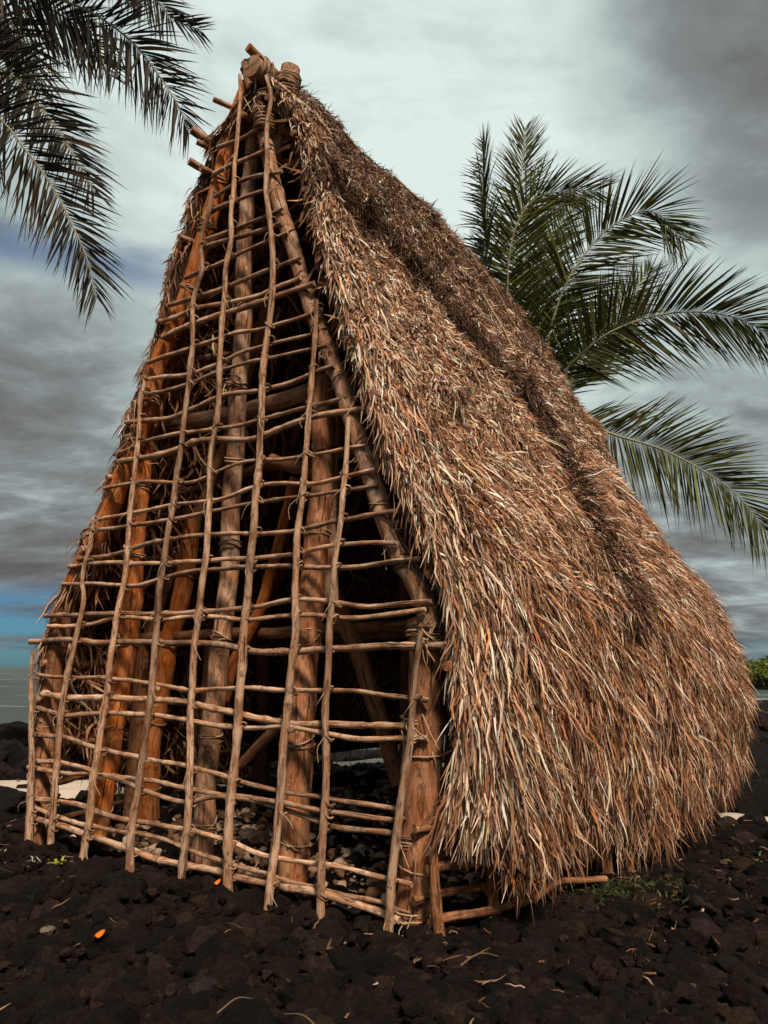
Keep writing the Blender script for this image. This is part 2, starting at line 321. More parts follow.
ROPES = [[(.15, .02), (.6, .07), (1.1, .13)], [(1.5, .06), (2.0, .16), (2.6, .30), (2.9, .42)], [(1.6, .12), (2.2, .24), (2.5, .36)], [(2.2, .05), (2.7, .14), (3.3, .25)], [(.02, .03), (.2, .10), (.3, .15)]]
SPROUT = (-2.14, 5.14); SPROUT2 = (-2.3, 5.16); FERN = (2.47, 5.21); WEEDS = (1.37, 4.54); LEAF1 = (-1.34, 3.73); LEAF2 = (-0.98, 4.58)
BOULDERS = [
 dict(x=-.72, y=3.33, s_=.085, label='round pitted grey stone at the bottom edge, larger than the pebbles around it', sd=2, col=(3.2,3.2,3.4)),
 dict(x=-.83, y=3.20, s_=.06, label='brownish stone cut by the bottom edge, just left of the round pitted one', sd=3, col=(3.2,2.7,2.6)),
 dict(x=-1.03, y=3.38, s_=.05, label='small dark brown stone left of the brownish stone', sd=4, col=(2,1.6,1.6)),
 dict(x=-1.65, y=3.92, s_=.045, label='pale angular stone alone on the black rubble at the left', sd=5, mt='pale', col=(.8,.75,.7), zf=.9),
 dict(x=.79, y=3.16, s_=.07, label='flat brown stone at the bottom edge below the thatch', sd=6, col=(2.4,2,1.9)),
 dict(x=-1.5, y=4.62, s_=.16, label='broad low black boulder in front of the left uprights', sd=7, sq=(1.3,.9,.6)),
 dict(x=-.98, y=5.9, s_=.16, label='pale grey rock lying inside the hut behind the lattice', sd=8, mt='pale', col=(.5,.42,.36)),
 dict(x=-6.5, y=13.2, s_=.85, label='larger black boulder farther back on the left shore, against the sea', sd=9, sq=(1.2,1,.65)),
 dict(x=-5.6, y=11.4, s_=.5, label='rounded black boulder behind the pale sand, beside the leftmost upright', sd=10),
 dict(x=-3.45, y=6.9, s_=.36, label='dark boulder at the left edge in front of the pale sand', sd=12, sq=(1.1,1,.7)),
 dict(x=4.0, y=7.85, s_=.42, label='dark boulder at the right edge behind the thatch tip', sd=13, sq=(1.2,1,.8)),
 dict(x=3.5, y=7.3, s_=.14, label='small black boulder lying before the pale strip at the right', sd=14),
 dict(x=5.3, y=10.9, s_=.55, label='black shore boulder between the two strips of water at the right', sd=15, sq=(1.6,1,.7)),
]

# ------------------------------------------------------------------ the hut
HUT_LOC = (0.13889, 3.95547, 0.); HUT_RZ = math.atan2(-.55765, .83007)
hut = tag(empty('thatched_hut', HUT_LOC, HUT_RZ), 'tall steep pole hut with shaggy brown leaf thatch and an open stick lattice gable', 'hut')
hx = np.array([math.cos(HUT_RZ), math.sin(HUT_RZ), 0]); hy = np.array([-math.sin(HUT_RZ), math.cos(HUT_RZ), 0])
def hut_to_world(p): p = np.asarray(p, float); return np.array(HUT_LOC)+p[0]*hx+p[1]*hy+np.array([0, 0, p[2]])

# roof shell: sections from ridge to hanging eave, running right front -> round back -> left front
FS = np.array([0, .205, .344, .517, .735, .93, 1.0]); FZ = np.array([1, .867, .694, .55, .387, .26, .14])
VV = np.array([0, .133, .306, .45, .613, .74, .86, 1.])
def sec(Rg, E, B, bow=0.):
    Rg, B = np.array(Rg, float), np.array(B, float); p = []
    for fs, fz in zip(FS, FZ):
        st = Rg[:2]+(np.array(E)-Rg[:2])*fs
        p.append([st[0], st[1], B[2]+(Rg[2]-B[2])*fz])
    p.append(list(B)); return p
SECT = [
 [(-1.22,-.06,5.68),(-.89,-.08,5.03),(-.68,-.10,4.1),(-.42,-.1,3.32),(-.09,-.1,2.44),(.19,-.12,1.75),(.31,-.12,1.1),(.21,-.12,.45)],
 [(-1.22,.06,5.78),(-.83,.06,5.12),(-.56,.07,4.17),(-.28,.08,3.37),(.07,.08,2.48),(.36,.05,1.78),(.50,.03,1.1),(.42,.02,.36)],
 sec((-1.24,.35,5.88),(.62,.25),(.58,.22,.33)),
 sec((-1.27,.7,6.0),(.70,.6),(.66,.6,.32)),
 sec((-1.30,1.2,6.08),(.80,1.1),(.76,1.1,.3)),
 sec((-1.34,1.9,6.16),(.92,1.8),(.87,1.8,.3)),
 sec((-1.36,2.5,6.14),(1.0,2.6),(.96,2.6,.3)),
 sec((-1.34,3.0,6.05),(1.05,3.4),(1.0,3.4,.3)),
 sec((-1.28,3.4,5.90),(1.06,4.2),(1.0,4.15,.3)),
 sec((-1.24,3.6,5.82),(1.0,4.9),(.92,4.8,.34)),
 sec((-1.24,3.7,5.80),(.72,5.45),(.66,5.35,.4)),
 sec((-1.28,3.75,5.78),(.2,5.8),(.15,5.7,.4)),
 sec((-1.34,3.78,5.77),(-.7,6.0),(-.7,5.9,.4)),
 sec((-1.40,3.78,5.77),(-1.8,6.05),(-1.8,5.95,.4)),
 sec((-1.46,3.75,5.78),(-2.9,5.9),(-2.9,5.8,.4)),
 sec((-1.50,3.65,5.80),(-3.7,5.5),(-3.65,5.4,.4)),
 sec((-1.50,3.5,5.85),(-4.15,4.9),(-4.05,4.8,.35)),
 sec((-1.46,3.0,6.05),(-4.25,3.8),(-4.15,3.8,.35)),
 sec((-1.42,2.0,6.14),(-4.15,2.4),(-4.05,2.4,.35)),
 sec((-1.38,1.0,6.04),(-3.95,1.1),(-3.85,1.1,.4)),
 [(-1.32,.35,5.86),(-2.0,.35,5.2),(-2.45,.35,4.05),(-2.82,.35,3.2),(-3.22,.35,2.35),(-3.55,.35,1.7),(-3.72,.35,1.15),(-3.7,.35,.75)],
 [(-1.30,.0,5.74),(-1.86,.0,5.24),(-2.25,.0,4.2),(-2.64,.0,3.3),(-3.04,.0,2.4),(-3.40,.0,1.68),(-3.56,.0,1.2),(-3.56,.0,.9)],
 [(-1.30,-.05,5.70),(-1.80,-.05,5.22),(-2.16,-.05,4.15),(-2.54,-.05,3.26),(-2.92,-.05,2.36),(-3.30,-.05,1.65),(-3.46,-.05,1.2),(-3.47,-.05,.95)],
]
SECT = np.array(SECT, float)
SECT[:14, 7, 2] += .04; SECT[:2, 7, 2] += .07; SECT[2:6, 7, 2] -= .07; SECT[:, 0, 2] -= .06; SECT[3:20, 0, 2] -= .20; SECT[3:20, 1, 2] -= .14; SECT[3:20, 2, 2] -= .04; SECT[20, :2, 2] -= .12; SECT[3:12, 7, 0] -= .09; SECT[3:12, 6, 0] -= .03; SECT[7:12, 5:, 0] -= .04; SECT[5:10, 7, 2] -= .09
SECT[19:, 3:, 0] += .07; SECT[19:, 6:, 0] += .06; SECT[15:, 7, 2] -= .16; SECT[19:, 2:6, 0] += .03; SECT[20, 1:, 1] += .06; SECT[21:, 1:, 1] += .10; SECT[20:, 3:, 0] -= .14; SECT[20:, 1:3, 0] -= .12
SECT[0, :, 1] += .05; SECT[1, :, 1] += .03; SECT[0, 5:, 1] += .07; SECT[1, 5:, 1] += .07; SECT[0, 1:6, 0] += .035; SECT[1, 1:6, 0] += .02; SECT[2:12, 4:, 0] -= .05; SECT[3:14, 7, 2] += .03
el = np.r_[0, np.cumsum(np.linalg.norm(np.diff(SECT[:, 6], axis=0), axis=1))]     # eave arc length of each section
NA, NV = 620, 180
a_ax = np.linspace(0, el[-1], NA); v_ax = np.linspace(0, 1, NV)
def cubic_interp(x, xp, Y):
    """non-uniform Catmull (Hermite) along axis 0"""
    m = np.gradient(Y, xp, axis=0); i = np.clip(np.searchsorted(xp, x)-1, 0, len(xp)-2)
    h = (xp[i+1]-xp[i]); t = ((x-xp[i])/h); sh = (-1,)+(1,)*(Y.ndim-1); t = t.reshape(sh); h = h.reshape(sh)
    return (2*t**3-3*t**2+1)*Y[i]+(t**3-2*t**2+t)*h*m[i]+(-2*t**3+3*t**2)*Y[i+1]+(t**3-t**2)*h*m[i+1]
G = cubic_interp(a_ax, el, SECT)                                   # NA,8,3
G = cubic_interp(v_ax, VV, G.transpose(1, 0, 2)).transpose(1, 0, 2)  # NA,NV,3
def lump(p, s, seed=0.):
    q = np.asarray(p).reshape(-1, 3)*s+seed
    return np.array([noise.fractal(Vector(x), 1., 2., 3) for x in q]).reshape(np.asarray(p).shape[:-1])
def normals(G):
    da = np.gradient(G, axis=0); dv = np.gradient(G, axis=1)
    return unit(np.cross(dv, da)), unit(dv), unit(da)
N, DV, DA = normals(G)
if N[40, 90, 0] < 0: N = -N
G0 = G.copy(); N0 = N.copy()
# edge of the upper, older layer: runs from under the ridge down to the hip
SEAM = np.array([(-.3, .85), (.12, 1.05), (.9, 1.2), (1.56, 1.72), (2.0, 2.05), (2.42, 2.4), (2.36, 2.8), (2.14, 3.05), (1.86, 3.5), (1.72, 3.95)])
AA, VVg = np.meshgrid(a_ax, v_ax, indexing='ij')
wob_s = np.array([noise.noise(Vector((x*2.6, y*13., 2.))) for x, y in zip(AA.ravel(), VVg.ravel())]).reshape(AA.shape)
px_, py_ = AA+.12*wob_s, VVg*5+.14*np.sin(AA*11)*.4+.10*wob_s
best = np.full(AA.shape, 1e9); sgn_ = np.zeros(AA.shape)
for (x0, y0), (x1, y1) in zip(SEAM[:-1], SEAM[1:]):
    ux, uy = x1-x0, y1-y0; L2 = ux*ux+uy*uy
    t_ = np.clip(((px_-x0)*ux+(py_-y0)*uy)/L2, 0, 1); dx_, dy_ = px_-x0-t_*ux, py_-y0-t_*uy
    dd2 = dx_*dx_+dy_*dy_; m_ = dd2 < best; best = np.where(m_, dd2, best); sgn_ = np.where(m_, np.sign(ux*dy_-uy*dx_), sgn_)
sd_ = np.sqrt(best)*np.where(sgn_ == 0, 1, sgn_)                     # negative above / behind the edge
right = (AA < el[11])
fade_low = np.clip((4.1-VVg*5)/1.0, 0, 1)
cover = 1/(1+np.exp(np.clip(sd_/.03, -50, 50)))*right*fade_low*np.where(VVg*5 > 2.2, np.exp(-np.abs(sd_)/1.1), 1)
groove = np.exp(-np.maximum(sd_, 0)/.16)*(sd_ > 0)*right*fade_low
edge_fade = np.clip(AA/.5, 0, 1)
lumpA = lump(G, 1.3); lumpB = lump(G, 4., 7.); lumpC = lump(G, 9., 3.); lumpD = lump(G, 2.6, 17.); lumpE = lump(G, 17., 31.)
off = .055*lumpA+.026*lumpB+.034*lumpC+.020*lumpE+(.06*cover*(.5+np.clip(VVg/.2, 0, .5))-.085*groove)*edge_fade-.10*np.exp(-VVg/.16)*(AA < el[11])+.07*cover*np.abs(lumpB)
off *= np.clip(AA/.3+.25, 0, 1)*np.clip(VVg/.08+.35, 0, 1)
G = G+N*off[..., None]
N, DV, DA = normals(G)
if N[40, 90, 0] < 0: N = -N
def gsample(F, a, v):
    x = np.clip(a/el[-1]*(NA-1), 0, NA-1.001); y = np.clip(v*(NV-1), 0, NV-1.001)
    i = x.astype(int); j = y.astype(int); fx = (x-i)[:, None]; fy = (y-j)[:, None]
    if F.ndim == 2: F = F[..., None]
    return F[i, j]*(1-fx)*(1-fy)+F[i+1, j]*fx*(1-fy)+F[i, j+1]*(1-fx)*fy+F[i+1, j+1]*fx*fy
def pal(n, cols, wts, jit=.12, valv=.22):
    cols = np.array(cols); k = rng.choice(len(cols), n, p=np.array(wts)/sum(wts))
    c = cols[k]*(1+jit*rng.standard_normal((n, 1)))*(1+.04*rng.standard_normal((n, 3)))
    return np.clip(c*np.exp(valv*rng.standard_normal((n, 1))), .004, .8)
TH_COL = [(.72,.56,.43), (.56,.37,.25), (.40,.215,.125), (.27,.115,.055), (.12,.055,.030), (.42,.17,.065)]
def strips(mb, P, D, Nn, L, Wd, yaw, lift, curl, grav, cols, segs=3, roll=.5, twist=.5, crink=.10, ymul=None):
    """thousands of narrow dry leaf strips, tapered, curled and bent"""
    n = len(P); T = unit(np.cross(Nn, D)); y = rng.standard_normal((n, 1))*yaw
    if ymul is not None: y = y*ymul
    wk = np.zeros((n, 1)); wn = np.zeros((n, 1))
    dr = unit(D*np.cos(y)+T*np.sin(y)+Nn*lift)
    side = unit(np.cross(dr, Nn)); nn = np.cross(side, dr)
    ro = rng.standard_normal((n, 1))*roll; tw = rng.standard_normal((n, 1))*twist
    cu = curl*rng.standard_normal((n, 1)); cs = curl*rng.standard_normal((n, 1))
    V = np.zeros((n, segs+1, 2, 3)); shape = np.interp(np.linspace(0, 1, segs+1), [0, .3, .7, 1], [.7, 1, .85, .15])
    for k in range(segs+1):
        t = k/segs; c = P+dr*(L*t)+nn*(cu*L*t*t)+side*(cs*L*t*t)+np.array([0, 0, -1.])*(grav*L*t*t)
        if k: wk = wk+crink*rng.standard_normal((n, 1))*L/segs*2; wn = wn+crink*rng.standard_normal((n, 1))*L/segs*2
        c = c+side*wk+nn*wn
        an = ro+tw*t; wd = side*np.cos(an)+nn*np.sin(an); h = wd*(Wd*shape[k]*.5)
        V[:, k, 0] = c-h; V[:, k, 1] = c+h
    b = (np.arange(n)*(segs+1)*2)[:, None]; k = np.arange(segs)[None]*2
    f = np.stack([b+k, b+k+1, b+k+3, b+k+2], -1).reshape(-1, 4)
    mb.add(V.reshape(-1, 3), f, np.repeat(cols, (segs+1)*2, axis=0))
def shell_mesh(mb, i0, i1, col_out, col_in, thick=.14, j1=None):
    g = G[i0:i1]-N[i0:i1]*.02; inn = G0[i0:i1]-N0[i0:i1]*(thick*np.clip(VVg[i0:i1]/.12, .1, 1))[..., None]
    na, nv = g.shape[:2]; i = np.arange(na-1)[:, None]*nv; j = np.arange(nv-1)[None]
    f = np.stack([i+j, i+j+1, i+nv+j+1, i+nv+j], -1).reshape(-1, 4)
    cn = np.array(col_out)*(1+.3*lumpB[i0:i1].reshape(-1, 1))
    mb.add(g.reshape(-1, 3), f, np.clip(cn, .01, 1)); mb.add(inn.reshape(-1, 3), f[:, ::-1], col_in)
    # rim
    idx = np.r_[np.arange(nv), np.arange(1, na)*nv+nv-1, (na-1)*nv+np.arange(nv-2, -1, -1)]
    rim = np.concatenate([g.reshape(-1, 3)[idx], inn.reshape(-1, 3)[idx]]); m_ = len(idx); q = np.arange(m_-1)
    mb.add(rim, np.stack([q, q+1, q+1+m_, q+m_], 1), col_in)
area = np.linalg.norm(np.cross(np.gradient(G, axis=0), np.gradient(G, axis=1)), axis=-1)
def pick(n, wfun):
    wgt = (area*wfun(AA, VVg)).ravel(); wgt = wgt/wgt.sum()
    k = rng.choice(NA*NV, n, p=wgt); i, j = np.divmod(k, NV)
    a = (i+rng.random(n)-.5)/(NA-1)*el[-1]; v = (j+rng.random(n)-.5)/(NV-1)
    return np.clip(a, 0, el[-1]), np.clip(v, 0, 1)
A_HIP = el[14]
def thatch_layer(mb, n, wfun, Lr, Wr, yaw, lift, curl, grav, cols, wts, offr=(-.02, .03), **kw):
    a, v = pick(n, wfun)
    P = gsample(G, a, v); D = unit(gsample(DV, a, v)); Nn = unit(gsample(N, a, v))
    o_ = rng.uniform(offr[0], offr[1], (n, 1)); P = P+Nn*o_
    L = rng.uniform(Lr[0], Lr[1], (n, 1)); Wd = rng.uniform(Wr[0], Wr[1], (n, 1))
    lf = lift[0]+lift[1]*rng.random((n, 1))
    lc = gsample(lumpC, a, v); ld = gsample(lumpD, a, v); c = np.clip(pal(n, cols, wts)*(1+.55*lc+.35*ld), .004, .8)
    D = unit(D+np.cross(Nn, D)*(.9*ld+.7*lc*(yaw > .3)))
    # strip tone follows the clump noise: darker in hollows, lighter on lumps
    strips(mb, P, D, Nn, L, Wd, yaw, lf, curl, grav, c, ymul=(np.clip(np.minimum(a, el[-1]-a)/.5+.1, 0, 1)*np.clip(v/.12+.25, 0, 1))[:, None], **kw)

# right slope and hip
is_r = lambda a, v: (a < A_HIP)*1.
OLD = cover*np.clip(1.15-VVg*2.2, 0, 1)                                # how far the old grey layer reaches
def smp(F):
    def f(a, v):
        a = np.asarray(a, float); return gsample(F, a.ravel(), np.asarray(v, float).ravel())[:, 0].reshape(a.shape)
    return f
cov = smp(OLD); seamd = smp(sd_*np.where(fade_low > .2, 1, 9))
mb = MB(); iR = int(A_HIP/el[-1]*(NA-1))
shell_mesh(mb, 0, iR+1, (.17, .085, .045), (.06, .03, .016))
vis = lambda a, v: (a < el[11])*1.+.15*(a < A_HIP)
thatch_layer(mb, 135000, lambda a, v: vis(a, v)*(1-cov(a, v))*(v < .74)*(1.5-v), (.030, .105), (.005, .014), .42, (-.05, .10), .3, .08, TH_COL, [4.2, 3.6, 3.2, 2.8, 4.6, .5], crink=.14, roll=.35)
thatch_layer(mb, 62000, lambda a, v: vis(a, v)*(1-cov(a, v))*(v > .52)*(v < .95), (.09, .28), (.0045, .0125), .12, (-.06, .05), .12, .16, TH_COL, [2.4, 3.2, 4.2, 3.8, 5.4, 1.2], crink=.085, segs=4)  # browner mix puts the shadow of the lower slope into the colour
thatch_layer(mb, 14000, lambda a, v: vis(a, v)*(v > .92)*(v < .985), (.08, .28), (.0045, .012), .11, (-.12, .06), .15, .15, TH_COL, [1, 3, 4, 4, 5, .8], offr=(-.12, .02), crink=.12, segs=4)
# front edge: longer paler strips running down the gable side
n = 11000
a = np.abs(rng.normal(0, .14, n)); v = rng.random(n)**.9*.95+.005
P = gsample(G, a, v); D = unit(gsample(DV, a, v)); Nn = unit(gsample(N, a, v)); P = P-Nn*rng.uniform(-.03, .10, (n, 1))
D = unit(D+np.array([.12, -.4, 0])*rng.uniform(-.05, .16, (n, 1))+np.array([0, 0, -.15]))
strips(mb, P, D, Nn, rng.uniform(.12, .36, (n, 1))*(.45+.6*v[:, None]), rng.uniform(.006, .016, (n, 1)), .12, .0+.12*rng.random((n, 1)), .14, .12,
       pal(n, TH_COL, [5, 5, 4, 2.5, 2, .6]), segs=4, crink=.08)
thatch_r = mb.build('thatch_slope', M['thatch'], hut); thatch_r['label'] = 'sunlit sweep of pale and brown leaf thatch down to the ground'
# upper, older layer along the ridge
mb = MB()
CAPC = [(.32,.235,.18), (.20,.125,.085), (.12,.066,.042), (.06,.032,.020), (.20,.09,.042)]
thatch_layer(mb, 40000, lambda a, v: vis(a, v)*cov(a, v)*(v < .5), (.03, .09), (.005, .013), .9, (-.08, .10), .4, .2, CAPC, [2, 3, 4, 3, 1.5], offr=(-.03, .05))
thatch_layer(mb, 13000, lambda a, v: (a < el[10])*np.exp(-((seamd(a, v)-.02)/.09)**2), (.06, .18), (.005, .013), .6, (.0, .25), .4, .3, CAPC, [.3, 1, 3, 9, .8], offr=(-.02, .04))  # darkest strips along the seam: crease shadow painted into the thatch colour
thatch_layer(mb, 5000, lambda a, v: (v < .04)*1., (.03, .07), (.006, .014), 1.0, (-.15, .0), .3, .3, CAPC, [2, 3, 4, 3, 1], offr=(-.03, .03))
cap = mb.build('ridge_cap', M['thatch'], hut); cap['label'] = 'older, darker matted thatch layer along the ridge, its seam coloured darker as crease shadow'
# left slope
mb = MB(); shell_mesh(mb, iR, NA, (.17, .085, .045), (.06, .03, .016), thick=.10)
is_l = lambda a, v: (a >= A_HIP)*1.
thatch_layer(mb, 18000, lambda a, v: is_l(a, v)*(v < .8)*(.12+(a > el[19])), (.06, .15), (.006, .015), .3, (-.12, .0), .2, .3, TH_COL, [1, 3, 5, 4, 4, 1.5])
thatch_layer(mb, 7000, lambda a, v: is_l(a, v)*(v > .6)*(.3+(a > el[19])), (.10, .24), (.005, .014), .15, (-.14, .0), .15, .2, TH_COL, [1, 3, 5, 4, 4, 1.5])
n = 5200
a = el[-1]-np.abs(rng.normal(0, .12, n)); v = rng.random(n)*.98+.01
P = gsample(G, a, v); D = unit(gsample(DV, a, v)); Nn = unit(gsample(N, a, v)); P = P-Nn*rng.uniform(-.02, .10, (n, 1))
D = unit(D+np.array([0, -1., 0])*rng.uniform(-.1, .08, (n, 1))+np.array([0, 0, -.35]))
strips(mb, P, D, Nn, rng.uniform(.07, .20, (n, 1)), rng.uniform(.005, .014, (n, 1)), .14, -.16+.14*rng.random((n, 1)), .2, .2, pal(n, TH_COL, [.6, 2, 4, 5, 4, 2]), segs=4, crink=.12)
mb.build('thatch_slope', M['thatch'], hut)
# the leaf lining seen from inside
mb = MB(); n = 22000
a, v = rng.random(n)*el[-1], .09+rng.random(n)*.88
P = gsample(G0, a, v)-gsample(N0, a, v)*rng.uniform(.12, .19, (n, 1)); D = unit(gsample(DV, a, v)); Nn = -unit(gsample(N0, a, v))
strips(mb, P, D, Nn, rng.uniform(.12, .34, (n, 1)), rng.uniform(.012, .03, (n, 1)), .6, .0+.3*rng.random((n, 1)), .3, .1,
       pal(n, [(.50,.27,.14), (.34,.16,.08), (.20,.09,.05), (.60,.38,.24)], [3, 4, 2, 1.5]))
mb.build('thatch_lining', M['thatch'], hut)

def inner_path(ai, j0, j1, inset, n=9):
    i = int(ai/el[-1]*(NA-1)); js = np.linspace(j0, j1, n).astype(int)
    return G0[i, js]-N0[i, js]*inset
# purlins: long poles along both slopes, ends standing proud of the gable
def part_tube(name, mt, P, r0, r1=None, parent=None, **kw):
    m_ = MB(); Q = tube(m_, P, r0, r1, **kw); return m_.build(name, mt, parent or hut), Q
for k, v in enumerate([.05, .14, .24, .34, .44, .54, .64, .73, .82, .90]):
    j = int(v*(NV-1))
    for side in (0, 1):
        if side == 0: idx = np.linspace(2, int(el[9]/el[-1]*(NA-1)), 14).astype(int)
        else: idx = np.linspace(NA-3, int(el[16]/el[-1]*(NA-1)), 14).astype(int)
        P = G0[idx, j]-N0[idx, j]*.155
        f = P[0].copy(); P = np.vstack([[f[0], -.01-.07*rng.random()*(side == 0), f[2]-.02], P])
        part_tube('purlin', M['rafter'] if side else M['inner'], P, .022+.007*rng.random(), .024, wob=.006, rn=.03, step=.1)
# rafters inside
for tt in (1.0, 1.9, 2.8, 3.7):
    i = int(np.interp(tt, SECT[:12, 6, 1], el[:12])/el[-1]*(NA-1))
    js = np.linspace(3, int(.80*(NV-1)), 8).astype(int)
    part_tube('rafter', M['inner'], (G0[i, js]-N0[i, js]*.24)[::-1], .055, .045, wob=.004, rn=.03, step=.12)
    i = int(np.interp(-tt, -SECT[15:, 6, 1], el[15:])/el[-1]*(NA-1))
    part_tube('rafter', M['inner'], (G0[i, js]-N0[i, js]*.24)[::-1], .055, .045, wob=.004, rn=.03, step=.12)
    for s_ in (.12+.12*tt, -3.4-.1*tt):
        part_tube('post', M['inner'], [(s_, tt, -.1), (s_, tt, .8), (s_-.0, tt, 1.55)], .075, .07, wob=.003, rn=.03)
for s_, t_, h_ in ((-.9, 3.2, 3.6), (-2.2, 3.4, 3.6), (-.3, 2.3, 2.6), (-1.5, 5.2, 2.1), (-.4, 5.0, 2.0), (-2.6, 5.1, 2.0)):
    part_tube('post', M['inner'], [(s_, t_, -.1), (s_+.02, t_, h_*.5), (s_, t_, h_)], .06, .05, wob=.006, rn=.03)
for t_, z_ in ((1.2, 3.0), (2.2, 3.15), (1.0, 1.55), (3.1, 1.6)):
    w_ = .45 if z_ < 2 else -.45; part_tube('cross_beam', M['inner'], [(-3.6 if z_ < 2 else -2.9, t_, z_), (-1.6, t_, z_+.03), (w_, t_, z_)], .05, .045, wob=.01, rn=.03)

# main gable frame, measured
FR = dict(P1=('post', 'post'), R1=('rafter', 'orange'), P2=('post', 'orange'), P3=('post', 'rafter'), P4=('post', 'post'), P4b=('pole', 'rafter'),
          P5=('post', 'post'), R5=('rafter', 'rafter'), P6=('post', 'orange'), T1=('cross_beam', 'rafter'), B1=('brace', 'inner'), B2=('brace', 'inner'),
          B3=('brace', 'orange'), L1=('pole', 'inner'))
CORD = [(.40, .27, .17), (.27, .16, .09), (.16, .085, .045)]
frame_q = {}
for key, (nm, mt) in FR.items():
    r_, P = POSTS[key]; P = [list(p) for p in P]
    if key in ('R5', 'P1', 'R1'):
        r_ *= 1.1
        for p in P: p[1] -= .035; p[0] += .05*(key == 'R1')
    if nm == 'post': P[0][2] = -.12
    taper = .80 if nm in ('post', 'rafter') else .9
    o, Q = part_tube(nm, M[mt], P, r_*1.02, r_*taper, wob=.009 if nm == 'post' else .006, rn=.028, step=.08, sides=20, knots=.6)
    frame_q[key] = (o, Q, r_, taper)
    if nm in ('post', 'rafter'):
        for hv in np.arange(.25, Q[-1, 2], .62 if nm == 'post' else .40):
            i = int(np.argmin(abs(Q[:, 2]-hv))); ax = Q[min(i+1, len(Q)-1)]-Q[max(i-1, 0)]; f_ = i/len(Q)
            cb = MB()
            for q in range(rng.integers(2, 5)):
                ring(cb, Q[i]+unit(ax)*(q*.016-.02), ax, r_*(1.02+(taper-1.02)*f_)+.006, .0055, CORD[rng.integers(3)], tilt=.05, seg=20)
            cb.build('cord_binding', M['cord'], o)

# lattice: crossing sticks
H_o = []; crossings = []
Vc = [np.array(p) for p in VERT]
VQ = []
for k, P in enumerate(VERT):
    P = [list(p) for p in P]; P[0][2] = -.04
    m_ = MB(); Q = tube(m_, P, [.030, .026, .028, .027, .025, .028, .027, .024, .026][k], .015, wob=.0065, rn=.05, knots=3.5, step=.05, sides=10)
    o = m_.build('upright_stick', M['stick'], hut); VQ.append((o, Q))
for k, P in enumerate(HORZ):
    a, b = np.array(P[0]), np.array(P[1])
    a = a+(a-b)/np.linalg.norm(a-b)*rng.uniform(.0, .07); b = b+(b-a)/np.linalg.norm(b-a)*rng.uniform(.0, .05)
    Lh = np.linalg.norm(b-a); n_ = max(3, int(Lh/.42)+1); pts = []
    sag = rng.uniform(-.012, .012)
    for i in range(n_):
        t = i/(n_-1); p = a+(b-a)*t
        p[2] += rng.normal(0, .020)*(0 < i < n_-1)+sag*math.sin(t*math.pi*2)
        p[1] = .012*math.sin(i*2.4+k)+.004
        pts.append(p)
    big = .006 if k in (9, 15, 24, 26, 33) else 0
    m_ = MB(); Q = tube(m_, pts, rng.uniform(.0155, .020)+big, rng.uniform(.011, .015)+big, wob=.0055, rn=.07, knots=3, step=.05, sides=9)
    o = m_.build('cross_stick', M['stick'], hut); H_o.append((o, Q))
for k, (o, Q) in enumerate(VQ):
    for (ho, HQ) in H_o:
        dd_ = np.hypot(Q[:, None, 0]-HQ[None, :, 0], Q[:, None, 2]-HQ[None, :, 2]); i, j = np.unravel_index(dd_.argmin(), dd_.shape)
        if dd_[i, j] > .05 or rng.random() < .12: continue
        c = (Q[i]+HQ[j])/2; cb = MB(); sgn = 1 if rng.random() < .5 else -1
        for q in range(3):
            ring(cb, c+np.array([0, -.004, 0])+rng.normal(0, .002, 3), (sgn*.7, .1, .7), rng.uniform(.030, .036), .0042, CORD[rng.integers(3)], tilt=.16, seg=14)
        if rng.random() < .35:   # loose cord end
            e = c+np.array([rng.normal(0, .05), -.05-.02*rng.random(), -.05-.10*rng.random()])
            tube(cb, [c+np.array([0, -.038, 0]), (c+e)/2+np.array([rng.normal(0, .02), -.035, .01]), e], .003, .002, step=.03, sides=5, col=CORD[0])
        cb.build('cord_lashing', M['cord'], o)

# bundles of cord at the corner post and rafter
for (s_, t_, z_, ax, rr) in ((.02, .13, 1.50, (0, 0, 1), .104), (.0, .13, 1.02, (0, 0, 1), .108), (-.06, .13, .43, (0, 0, 1), .114), (-.08, .13, .08, (0, 0, 1), .120),
                            (-.16, .09, 2.07, (-.36, 0, .9), .066), (-.35, .09, 2.57, (-.36, 0, .9), .066), (-.66, .09, 3.3, (-.36, 0, .9), .064), (-1.24, .03, 5.45, (.1, 0, 1), .085),
                            (-3.03, .08, 2.3, (-.5, 0, .9), .09), (-2.45, .08, 3.3, (-.5, 0, .9), .09), (-2.6, .1, 3.05, (-.2, 0, .9), .095), (-1.6, .12, 3.3, (0, 0, 1), .09)):
    cb = MB()
    for q in range(6):
        ring(cb, (s_+rng.normal(0, .003), t_, z_+rng.normal(0, .022)), ax, rr*rng.uniform(.93, 1.04), .0055, CORD[rng.integers(3)], tilt=.07, seg=22)
    for q in range(3):
        p0 = np.array([s_+rng.normal(0, rr*.6), t_-rr, z_+rng.normal(0, .03)])
        p2 = p0+np.array([rng.normal(.03, .08), -.03, -rng.uniform(.06, .26)])
        tube(cb, [p0, (p0+p2)/2+rng.normal(0, .025, 3), p2], .0045, .0025, step=.03, sides=5, col=CORD[rng.integers(2)])
    cb.build('cord_binding', M['cord'], hut)

